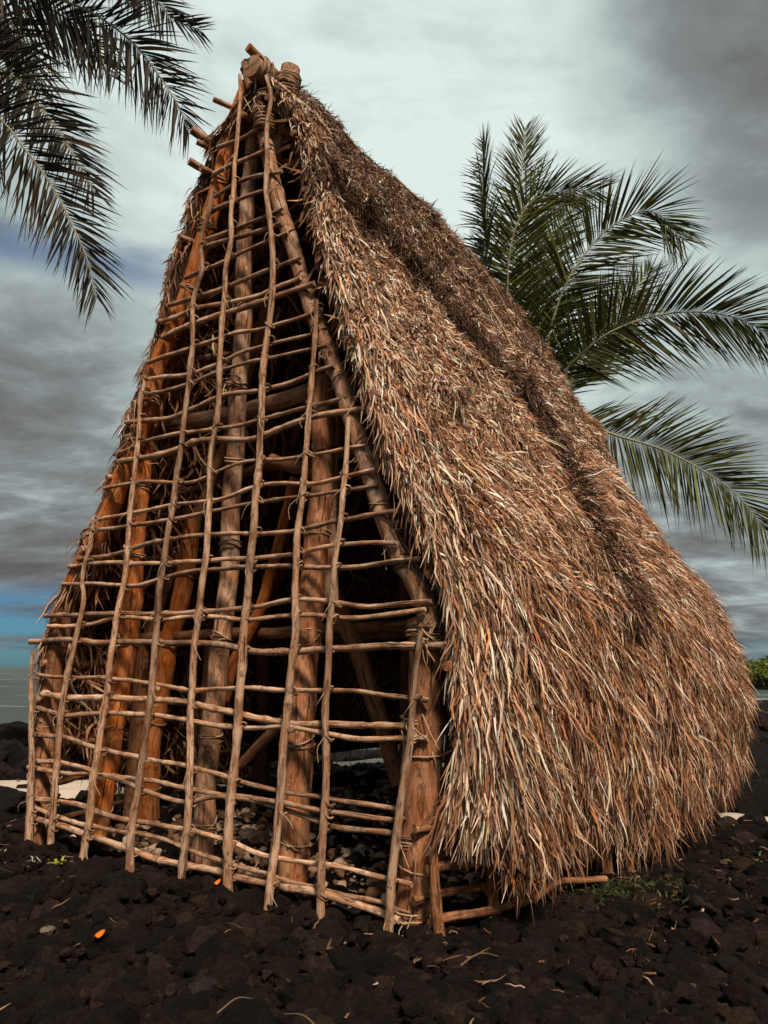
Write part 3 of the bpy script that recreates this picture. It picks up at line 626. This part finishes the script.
# crown of the gable: ridge pole, crossed stubs, pole ends
part_tube('ridge_pole', M['rafter'], [(-1.30, -.09, 5.70), (-1.34, .9, 5.78), (-1.38, 2.2, 5.85), (-1.34, 3.6, 5.5)], .080, .07, rn=.02, step=.08, sides=20)
part_tube('ridge_pole', M['inner'], [(-1.44, -.0, 6.02), (-1.40, .4, 5.96), (-1.38, 1.2, 5.9)], .036, .034, wob=.004, rn=.03)
part_tube('rafter', M['rafter'], [(-1.10, .12, 5.74), (-1.16, .14, 5.5), (-1.3, .16, 5.1)], .075, .07, rn=.02, sides=18)
for c0, dc, ax, rr_, tl in (((-1.30, -.04, 5.72), (0, .014, 0), (.05, 1, .1), .094, .05), ((-1.115, .12, 5.66), (0, 0, -.016), (.2, 0, 1), .084, .08), ((-1.26, .05, 5.36), (0, 0, -.018), (.2, 0, 1), .085, .12)):
    cb = MB()
    for q in range(9): ring(cb, np.array(c0)+np.array(dc)*q, ax, rr_, .0085, CORD[q % 3], tilt=tl, seg=22)
    cb.build('cord_binding', M['cord'], hut)
for P, r_ in (([(-1.75,-.05,5.66),(-1.55,.3,5.62)], .022), ([(-1.95,-.08,5.46),(-1.82,.3,5.36)], .038), ([(-1.98,-.06,5.20),(-1.86,.3,5.14)], .03), ([(-1.9,-.06,5.34),(-1.72,.3,5.28)], .024),
              ([(-1.17,.12,5.24),(-1.05,.62,5.28)], .040), ([(-.96,.3,4.95),(-.82,.8,4.95)], .022)):
    part_tube('pole', M['rafter'], P, r_, r_*.95, rn=.03)
# ropes and vines trailing over the thatch from the ridge
def on_roof(a, v, h=.03): return gsample(G, np.array([a]), np.array([v]))[0]+gsample(N, np.array([a]), np.array([v]))[0]*h
for pts in ROPES:
    P = [on_roof(a, v, .05) for a, v in pts]
    part_tube('vine_rope', M['cord'], P, .015, .007, wob=.012, rn=.15, sides=6, col=(.42, .29, .19))

# low side wall under the right eave: short stakes and rails
for s_, t_ in ((.17, -.0), (.30, .35), (.43, .65), (.50, .9), (.55, 1.15), (.62, 1.5), (.70, 1.68), (.70, 2.2), (.72, 2.9)):
    s_ -= .09*(t_ > .5)
    part_tube('side_stake', M['inner'], [(s_, t_, -.12), (s_-.03, t_, .3), (s_-.05, t_+.02, .8 if t_ > .1 else .42)], rng.uniform(.024, .036), .025, wob=.006, rn=.06, knots=2)
for z_, o_ in ((.10, .05), (.20, -.04), (.36, .04), (.55, -.04)):
    P = [(.05+o_, .0, z_-.04), (.30+o_, .45, z_-.03), (.42+o_, .8, z_+.03), (.54+o_, 1.2, z_-.02)]+([(.70+o_, 2.2, z_), (.80+o_, 3.2, z_), (.80+o_, 4.4, z_)] if z_ > .3 else [])
    part_tube('side_rail', M['inner' if z_ > .15 else 'post'], P, .022, .016, wob=.012, rn=.06, knots=2)
for s_, t_ in ((-3.5, .7), (-3.7, 1.4), (-3.85, 2.2), (-3.95, 3.2), (-3.9, 4.2)):
    part_tube('side_stake', M['inner'], [(s_, t_, -.12), (s_, t_, .9)], .03, .026, wob=.006, rn=.06)
for z_ in (.12, .4, .7):
    part_tube('side_rail', M['inner'], [(-3.42, .05, z_), (-3.7, 1.2, z_), (-3.9, 2.6, z_), (-3.95, 4.4, z_)], .024, .02, wob=.008, rn=.05)

# ------------------------------------------------------------------ palms
def palm(name_label, crown, fronds, trunk_pts, seed, group, cat='palm tree', ll=1.0, leafcol=(.026, .032, .010)):
    rr = np.random.default_rng(seed)
    base = np.array(trunk_pts[0]); root = tag(empty('coconut_palm', tuple(base)), name_label, cat, group)
    m_ = MB(); tube(m_, [np.array(p)-base for p in trunk_pts], .17, .11, step=.05, sides=18, rn=.03, col=(.2, .16, .12))
    m_.build('trunk', M['trunk'], root)
    cen = np.array(crown)
    for pts, lmul, flat in fronds:
        P, L = resample(np.array(pts)-base, .028); n = len(P); T = unit(np.gradient(P, axis=0))
        view = unit((P+base)-np.array([0, 0, CAM_H]))
        S = unit(np.cross(T, view)); Bn = np.cross(S, T)
        S = unit(S*flat+Bn*(1-flat)*1.2); Bn = np.cross(S, T)
        t = np.linspace(0, 1, n)
        lb = MB()
        for sd in (-1, 1):
            ok = t > .10; idx = np.where(ok)[0]; m2 = len(idx); tt = t[idx][:, None]
            ll_ = lmul*ll*np.interp(t[idx], [.1, .25, .5, .8, .93, 1], [.6, 1, 1, .82, .62, .4])[:, None]*(1+.10*rr.standard_normal((m2, 1)))
            ang = np.interp(t[idx], [.1, .5, 1], [1.15, .95, .42])[:, None]+.07*rr.standard_normal((m2, 1))
            dr = unit(T[idx]*np.cos(ang)+S[idx]*sd*np.sin(ang)+Bn[idx]*(.16*rr.standard_normal((m2, 1))-.12))
            wd = unit(np.cross(dr, Bn[idx]))
            ro = .5*rr.standard_normal((m2, 1)); nn = np.cross(wd, dr)
            wd = wd*np.cos(ro)+nn*np.sin(ro)
            W_ = .035*(1+.2*rr.standard_normal((m2, 1)))*np.interp(t[idx], [.1, .7, 1], [1, .9, .5])[:, None]
            gr = .05+.12*rr.random((m2, 1)); seg = 5; V = np.zeros((m2, seg+1, 2, 3))
            sh = [.35, 1, .95, .75, .45, .06]
            for k in range(seg+1):
                s_ = k/seg; c = P[idx]+dr*ll_*s_+np.array([0, 0, -1.])*gr*ll_*s_*s_
                h = wd*W_*sh[k]*.5; V[:, k, 0] = c-h; V[:, k, 1] = c+h
            b = (np.arange(m2)*(seg+1)*2)[:, None]; k = np.arange(seg)[None]*2
            f = np.stack([b+k, b+k+1, b+k+3, b+k+2], -1).reshape(-1, 4)
            g_ = np.array([tuple(leafcol)])*np.exp(.25*rr.standard_normal((m2, 1)))
            yel = rr.random((m2, 1)) < .12; g_ = np.where(yel, np.array([leafcol])*3.2, g_)
            brn = rr.random((m2, 1)) < .06; g_ = np.where(brn, np.array([(.10, .06, .03)]), g_)
            lb.add(V.reshape(-1, 3), f, np.repeat(g_, (seg+1)*2, axis=0))
        fo = lb.build('frond', M['leaf'], root)
        rb = MB(); tube(rb, np.array(pts)-base, .026, .005, step=.06, sides=7, col=(.27, .25, .13)); rb.build('midrib', M['midrib'], fo)
    return root
m, t = mat('palm_trunk'); ob = t.n('ShaderNodeTexCoord').outputs['Object']
rings_ = t.n('ShaderNodeTexWave', {'Vector': ob, 'Scale': 3.4, 'Distortion': 1.2, 'Detail': 2.}, wave_type='BANDS', bands_direction='Z').outputs[1]
finish(t, t.mix(t.noise(ob, 9, 5), (.10, .075, .055), (.24, .20, .16)), .9, rings_, .6, .02); M['trunk'] = m
c = RIGHT_PALM[0]
palm('full green coconut palm rising behind the thatched roof slope', c, RIGHT_PALM[1], [(c[0]-.5, c[1]+.6, -.2), (c[0]-.35, c[1]+.3, 2.2), (c[0]-.1, c[1]+.05, 4.4), c], 5, 'coconut palms by the shore', ll=1.15, leafcol=(.048, .054, .012))
c = LEFT_PALM[0]
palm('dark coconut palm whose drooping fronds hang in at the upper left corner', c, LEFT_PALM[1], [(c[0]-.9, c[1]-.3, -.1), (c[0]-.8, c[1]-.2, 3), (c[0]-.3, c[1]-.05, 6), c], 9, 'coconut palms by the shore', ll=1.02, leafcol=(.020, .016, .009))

# ------------------------------------------------------------------ ground, beach, sea
m, t = mat('black_lava_soil'); ob = t.n('ShaderNodeTexCoord').outputs['Object']
f1 = t.noise(ob, 6, 8, .7); f2 = t.noise(ob, 45, 5, .7)
vor = t.n('ShaderNodeTexVoronoi', {'Vector': ob, 'Scale': 22.}).outputs[0]
gc = t.mix(t.ss(f1, .4, .65), (.007, .0038, .003), (.018, .0095, .007)); gc = t.mix(t.m('MULTIPLY', t.ss(f2, .66, .74), .6), gc, (.15, .10, .07))
finish(t, gc, .95, t.m('ADD', t.m('MULTIPLY', f2, .5), vor), .8, .03, .1); M['ground'] = m
def lava(name, c0, c1, c2, sp=.7):
    m, t = mat(name); ob = t.n('ShaderNodeTexCoord').outputs['Object']; col = t.n('ShaderNodeVertexColor', layer_name='Col').outputs[0]
    f1 = t.noise(ob, 17, 9, .78, .4); pit = t.n('ShaderNodeTexVoronoi', {'Vector': ob, 'Scale': 70.}).outputs[0]
    c = t.mix(t.ss(f1, .35, .65), c0, c1); c = t.mix(t.m('MULTIPLY', t.ss(t.noise(ob, 60, 6, .75), .57, .70), .7), c, c2); c = t.mix(1., c, col, 'MULTIPLY')
    finish(t, c, .85, t.m('ADD', t.m('MULTIPLY', f1, 2.2), t.m('MULTIPLY', pit, .5)), 1., .035, .15); return m
M['lava'] = lava('lava_rock', (.006, .0038, .0032), (.021, .0130, .0105), (.10, .050, .034))  # last colour: brown flecks that paint highlights onto the stones
M['boulder'] = lava('lava_boulder', (.007, .005, .0045), (.020, .014, .012), (.05, .035, .03))
M['pale'] = lava('pale_stone', (.32, .24, .19), (.5, .42, .36), (.6, .52, .46))

def gh(x, y):
    """height of the lava ground"""
    r_ = math.hypot(x, y); h = .05*noise.noise(Vector((x*.5, y*.5, 3)))+.025*noise.noise(Vector((x*1.7, y*1.7, 9)))
    h -= .02+max(0, r_-7.5)*.035+max(0, r_-15)*.12
    if x > 0: h -= .03*min(x, 5)*max(0, min(1, (y-4.)/3))
    if x > 3 and r_ > 9: h = max(h, -.50+.30*noise.noise(Vector((x*.16, y*.3, 7)))+.10*noise.noise(Vector((x*.9, y*.9, 2)))-max(0, r_-46)*.05)
    return max(h, -3.)
def gnormal(): pass
def sheet(name, xs, ys, hf, mt, kind='structure'):
    V = [(x, y, hf(x, y)) for y in ys for x in xs]; nx = len(xs); f = []
    i = np.arange(len(ys)-1)[:, None]*nx; j = np.arange(nx-1)[None]
    f = np.stack([i+j, i+j+1, i+nx+j+1, i+nx+j], -1).reshape(-1, 4)
    m_ = MB(); m_.add(V, f); return tag(m_.build(name, mt), kind=kind)
gx = np.r_[np.linspace(-8000, -40, 6), np.linspace(-30, -9, 22), np.linspace(-8.6, 8.6, 130), np.linspace(9, 30, 22), np.linspace(40, 8000, 6)]
gy = np.r_[np.linspace(-8000, -30, 5), np.linspace(-20, 0, 16), np.linspace(.3, 12, 120), np.linspace(12.5, 40, 30), np.linspace(60, 8000, 5)]
sheet('ground', gx, gy, gh, M['ground'])
m, t = mat('sea_water'); ob = t.n('ShaderNodeTexCoord').outputs['Object']
wv = t.noise(t.v('MULTIPLY', ob, (.35, .9, 1)), 1., 8, .65, .3); wf = t.noise(t.v('MULTIPLY', ob, (.12, .5, 1)), 1., 6, .7)
wc = t.mix(t.ss(wf, .58, .68), (.055, .072, .066), (.50, .55, .52))
finish(t, wc, .42, wv, 1., .9, .3); M['sea'] = m
m_ = MB(); m_.add([(-9000, -9000, -.62), (9000, -9000, -.62), (9000, 15000, -.62), (-9000, 15000, -.62)], [(0, 1, 2, 3)]); tag(m_.build('sea', M['sea']), kind='structure')
# pale beach sand lying among the lava
m, t = mat('pale_beach_sand'); ob = t.n('ShaderNodeTexCoord').outputs['Object']
finish(t, t.mix(t.noise(ob, 3.5, 7, .7), (.30, .22, .15), (.68, .60, .50)), .95, t.noise(ob, 60, 4), .4, .01, .1); M['sand'] = m
def sandpatch(name, cx, cy, rx, ry, seed):
    n = 40; th = np.linspace(0, 2*math.pi, n, endpoint=False); V = []; f = []
    for q, s_ in enumerate((1., .8, .5, .2)):
        for k, a_ in enumerate(th):
            wb = 1+.22*noise.noise(Vector((math.cos(a_)*1.7, math.sin(a_)*1.7, seed)))
            x = cx+math.cos(a_)*rx*s_*wb; y = cy+math.sin(a_)*ry*s_*wb; V.append((x, y, gh(x, y)+(.05 if q else -.01)))
    for q in range(3):
        for k in range(n): k2 = (k+1) % n; f.append((q*n+k, q*n+k2, (q+1)*n+k2, (q+1)*n+k))
    V.append((cx, cy, gh(cx, cy)+.05)); f += [(3*n+k, 3*n+(k+1) % n, 4*n, 4*n) for k in range(n)]
    m_ = MB(); m_.add(V, f); return tag(m_.build(name, M['sand']), kind='structure')
PATCH = [(-4.6, 8.9, 3.3, .75), (1.2, 11.8, 2.6, .5), (4.6, 7.6, 1.6, .22)]
for k, p_ in enumerate(PATCH): sandpatch('beach', *p_, 1.+k)

# rocks
bm = bmesh.new(); bmesh.ops.create_icosphere(bm, subdivisions=2, radius=1); i2v = np.array([v.co[:] for v in bm.verts]); i2f = np.array([[v.index for v in f.verts] for f in bm.faces]); bm.free()
bm = bmesh.new(); bmesh.ops.create_icosphere(bm, subdivisions=4, radius=1); i4v = np.array([v.co[:] for v in bm.verts]); i4f = np.array([[v.index for v in f.verts] for f in bm.faces]); bm.free()
i2f = np.c_[i2f, i2f[:, 2]]; i4f = np.c_[i4f, i4f[:, 2]]
def rock_shape(base, sd, amp=.35, fr=1.1):
    d_ = np.array([noise.fractal(Vector(v*fr)+Vector((sd*3.1, sd*1.7, sd)), 1., 2., 4) for v in base])
    fac = np.array([noise.cell(Vector(v*1.3)+Vector((sd, 0, sd*2))) for v in base])*.12
    return base*(1+amp*d_+fac*.5)[:, None]
def chip(v, sd, k=12):
    """knock flat facets off a rounded stone"""
    r_ = np.random.default_rng(sd*17+3); v = v.copy()
    for _ in range(k):
        nrm = unit(r_.standard_normal(3)); dd_ = v@nrm; lim = r_.uniform(.42, .8)
        v = v-np.maximum(dd_-lim, 0)[:, None]*nrm*.9
    return v
bm = bmesh.new(); bmesh.ops.create_icosphere(bm, subdivisions=3, radius=1); i3v = np.array([v.co[:] for v in bm.verts]); i3f = np.array([[v.index for v in f.verts] for f in bm.faces]); bm.free()
i3f = np.c_[i3f, i3f[:, 2]]
shapes = [chip(rock_shape(i2v, k, .45, 1.3), k) for k in range(1, 19)]
shapes3 = [chip(rock_shape(i3v, k, .45, 1.3), k)+unit(i3v)*(.05*np.array([noise.fractal(Vector(q*4.5), 1., 2., 3) for q in i3v]))[:, None] for k in range(1, 19)]
def rotm(r3):
    return np.array(Matrix.Rotation(r3[0]*6.28, 3, 'Z') @ Matrix.Rotation(r3[1]*6.28, 3, 'X') @ Matrix.Rotation(r3[2]*6.28, 3, 'Y'))
def rubble(name, n, place, size, mt, colf, zoff=.15, flat=.7, smooth=True):
    m_ = MB()
    for k in range(n):
        x, y = place(); s_ = size(x, y); near = s_ > .05 and math.hypot(x, y) < 5; ki = rng.integers(18); v = (shapes3 if near else shapes)[ki]@rotm(rng.random(3)).T
        v = v*np.array([1, 1, flat])*s_; z = gh(x, y)+s_*zoff
        m_.add(v+np.array([x, y, z]), i3f if near else i2f, colf())
    return tag(m_.build(name, mt, smooth=smooth), kind='stuff')
def hut_inside(x, y):
    q = np.array([x-HUT_LOC[0], y-HUT_LOC[1]]); s_, t_ = q@hx[:2], q@hy[:2]
    return -3.2 < s_ < .1 and .2 < t_ < 4.5
def in_view():
    while True:
        r_ = 2.3*(13/2.3)**rng.random(); a_ = rng.uniform(-.62, .62); x, y = r_*math.sin(a_), r_*math.cos(a_)
        if hut_inside(x, y) and rng.random() < .72: continue
        if not any(((x-c_[0])/c_[2])**2+((y-c_[1])/c_[3])**2 < 1 for c_ in PATCH) or rng.random() < .22: return x, y
rubble('lava_rubble', 9500, in_view, lambda x, y: (.014+.078*rng.random()**2.6)*(1+.10*math.hypot(x, y)), M['lava'], lambda: np.array([1, rng.uniform(.85, 1.02), rng.uniform(.75, 1.02)])*rng.choice([.6, 1., 1.6, 2.6], p=[.3, .32, .26, .12]))
def in_hut():
    p = hut_to_world((rng.uniform(-3.2, .1), rng.uniform(.15, 4.5)**1., 0)); return p[0], p[1]
rubble('lava_grit', 3200, lambda: (lambda p: p if math.hypot(*p) < 6.5 else (p[0]*.5, p[1]*.5))(in_view()), lambda x, y: .006+.030*rng.random()**3, M['lava'], lambda: np.array([1, rng.uniform(.75, .95), rng.uniform(.6, .9)])*rng.choice([.8, 1.6, 3.2, 8.], p=[.4, .33, .22, .05]), zoff=2.0, smooth=False)
rubble('coral_gravel', 8500, in_hut, lambda x, y: .007+.055*rng.random()**4, M['litter'], lambda: np.array([(.48,.33,.23), (.27,.16,.09), (.12,.07,.045), (.54,.40,.30), (.19,.10,.055)][rng.integers(5)]), zoff=.7)
def left_shore(): return rng.uniform(-13, -3.6), rng.uniform(10.2, 14.5)
rubble('shore_rocks', 260, left_shore, lambda x, y: .12+.42*rng.random()**2, M['boulder'], lambda: np.ones(3)*rng.uniform(.6, 2.), zoff=.35)
def right_shore(): return rng.uniform(4.2, 20), rng.uniform(8.6, 26)
rubble('shore_rocks', 420, right_shore, lambda x, y: .10+.40*rng.random()**2.5, M['boulder'], lambda: np.ones(3)*rng.uniform(.6, 2.), zoff=.3)
def coral_spots():
    c_ = [(-1.32, 4.15), (-1.25, 4.05), (-1.1, 4.1), (.45, 3.6), (.25, 3.2)][rng.integers(5)]; return c_[0]+rng.normal(0, .09), c_[1]+rng.normal(0, .05)
rubble('coral_pebbles', 34, coral_spots, lambda x, y: rng.uniform(.007, .017), M['pale'], lambda: np.ones(3), zoff=.9)

def boulder(x, y, s_, label, group=None, mt='boulder', sd=1, sq=(1, 1, .75), zf=.25, col=(1, 1, 1)):
    v = rock_shape(i4v, sd, .42, .9); v = chip(v, sd, 16); v = v+unit(v)*(.09*np.array([noise.fractal(Vector(q*4), .8, 2.2, 5) for q in v]))[:, None]
    v = v*np.array(sq)*s_
    m_ = MB(); m_.add(v, i4f, col); o = m_.build('boulder' if s_ > .2 else 'stone', M[mt]); o.location = (x, y, gh(x, y)+s_*zf); o.rotation_euler = (0, 0, sd*1.3)
    return tag(o, label, 'rock', group)
for b in BOULDERS: boulder(**b)

# fallen leaves, twigs, dead strips among the rocks
mb = MB(); n = 1300
xs = []
while len(xs) < n:
    x, y = in_view()
    if rng.random() < .35: x, y = in_hut()
    if math.hypot(x, y) < 8 and (x > .1 and noise.noise(Vector((x*1.5, y*1.5, 5))) > -.12 or rng.random() < .22 or y > 4.8): xs.append((x, y, gh(x, y)+.045+.03*rng.random()))
P = np.array(xs); th = rng.random(n)*6.28; D = np.stack([np.cos(th), np.sin(th), .12*rng.standard_normal(n)], 1); Nn = np.tile([0, 0, 1.], (n, 1))
strips(mb, P, unit(D), Nn, rng.uniform(.02, .11, (n, 1)), rng.uniform(.004, .012, (n, 1)), .2, .0, .3, .0, pal(n, [(.22,.13,.08), (.12,.06,.035), (.42,.30,.23), (.22,.08,.03)], [3, 5, .6, .5]), segs=4)
tag(mb.build('leaf_litter', M['litter']), kind='stuff')
for (x, y, ln, a_, lb) in ((-.62, 3.0, .18, .9, 'thin dry twig lying on the black stones below the uprights'), (.32, 3.35, .22, .7, 'short pale stick lying at the foot of the thick corner post'), (-.2, 2.75, .24, 2.3, 'dark reddish twig at the bottom edge of the stones'),
                          (1.75, 5.15, .3, 2.4, 'brown stick lying in the shade right of the hut')):
    m_ = MB(); z = gh(x, y)+.085
    tube(m_, [(0, 0, 0), (math.cos(a_)*ln*.5, math.sin(a_)*ln*.5, .025), (math.cos(a_)*ln, math.sin(a_)*ln, .0)], .0042, .002, step=.02, wob=.008, sides=6, col=(.13, .08, .05))
    o = m_.build('twig', M['litter']); o.location = (x, y, z); tag(o, lb, 'twig')
def leafplant(name, x, y, n, ln, wd, cols, label, cat, up=.9, lean=.6, spread=.05, z0=.0):
    m_ = MB(); P = np.stack([rng.normal(0, spread, n), rng.normal(0, spread, n), np.zeros(n)], 1)
    th = rng.random(n)*6.28; D = unit(np.stack([np.cos(th)*lean, np.sin(th)*lean, np.full(n, up)*rng.uniform(.5, 1.1, n)], 1))
    Nn = unit(np.cross(D, np.cross(D, [0, 0, 1.]))); Nn = unit(-Nn)
    strips(m_, P, D, Nn, rng.uniform(*ln, (n, 1)), rng.uniform(*wd, (n, 1)), .2, .0, .2, .35, pal(n, cols, [1]*len(cols)), segs=4, roll=.3, twist=.3)
    o = m_.build(name, M['leaf']); o.location = (x, y, gh(x, y)+z0); return tag(o, label, cat) if label else tag(o, kind='stuff')
leafplant('seedling', *SPROUT, 9, (.05, .09), (.014, .026), [(.35, .38, .06), (.28, .30, .08)], 'tiny bright yellow-green seedling among black stones at the left', 'plant', z0=.05, spread=.01)
leafplant('seedling', *SPROUT2, 7, (.05, .10), (.008, .014), [(.24, .26, .15), (.32, .30, .2)], 'tiny pale grey-green seedling left of the bright one', 'plant', z0=.05, spread=.012)
leafplant('fern', *FERN, 44, (.06, .17), (.007, .014), [(.16, .20, .04), (.09, .13, .03), (.22, .20, .07)], 'low green fern growing from the rocks at the right edge', 'plant', z0=.02, lean=1., up=.7)
wv_ = MB(); n = 1500
P = np.stack([rng.normal(0, .24, n), rng.normal(0, .12, n), rng.uniform(.0, .05, n)], 1); th = rng.random(n)*6.28
D = unit(np.stack([np.cos(th), np.sin(th), rng.uniform(.2, 1.4, n)], 1)); Nn = unit(np.cross(np.cross(D, [0, 0, 1.]), D))
strips(wv_, P, D, Nn, rng.uniform(.02, .06, (n, 1)), rng.uniform(.006, .014, (n, 1)), .4, 0., .3, .3, pal(n, [(.04, .045, .015), (.06, .062, .02), (.03, .03, .013)], [3, 2, 3]), segs=3)
o = wv_.build('weeds', M['leaf']); o.location = (*WEEDS, gh(*WEEDS)+.02); tag(o, kind='stuff')
for (x, y), sz, lb in ((LEAF1, .034, 'small bright orange fallen leaf on the black stones'), (LEAF2, .028, 'orange fallen leaf just under the lowest lattice rail')):
    m_ = MB(); V = []; f = []
    for i in range(6):
        t_ = i/5; w_ = math.sin(math.pi*min(1, t_*.93+.04))**.8*.42
        for q in (-1, 0, 1): V.append(((t_-.5)*sz*1.3, q*w_*sz, .012*abs(q)+.02*t_*t_-.006*math.sin(t_*5)))
    for i in range(5):
        for q in range(2): f.append((i*3+q, i*3+q+1, i*3+q+4, i*3+q+3))
    m_.add(V, f, (.62, .15, .015)); o = m_.build('fallen_leaf', M['litter']); o.location = (x, y, gh(x, y)+.075); o.rotation_euler = (.5, .2, 1.1); tag(o, lb, 'leaf')

# far shore on the right: a low point of lava with green scrub
mb = MB(); nn_ = 60
V = []; f = []
for i in range(nn_):
    for j in range(9):
        x = 26+i*1.6; y = 62+j*2.6; e = min(1, i/5, (nn_-1-i)/5)*math.sin(math.pi*min(1, max(0, j/8)))
        V.append((x, y, -.9+1.5*e*(1+.5*noise.noise(Vector((x*.3, y*.3, 0))))))
for i in range(nn_-1):
    for j in range(8): f.append((i*9+j, i*9+9+j, i*9+10+j, i*9+j+1))
mb.add(V, f, (.05, .04, .035)); tag(mb.build('headland', M['boulder']), kind='structure')
mb = MB(); n = 26000
x = 27+rng.random(n)*70; y = 64+rng.random(n)*15
hh = np.array([.9+1.9*max(0, noise.noise(Vector((a_*.22, b_*.22, 4)))+.45) for a_, b_ in zip(x, y)])
P = np.stack([x, y, -.4+hh*rng.random(n)**.45+.3], 1); D = unit(rng.standard_normal((n, 3))); Nn = unit(np.cross(D, rng.standard_normal((n, 3))))
strips(mb, P, D, Nn, rng.uniform(.25, .6, (n, 1)), rng.uniform(.15, .35, (n, 1)), .3, 0., .2, .1, pal(n, [(.13, .16, .02), (.07, .10, .018), (.22, .22, .04)], [3, 3, 1]), segs=2)
tag(mb.build('shore_scrub', M['leaf']), kind='stuff')
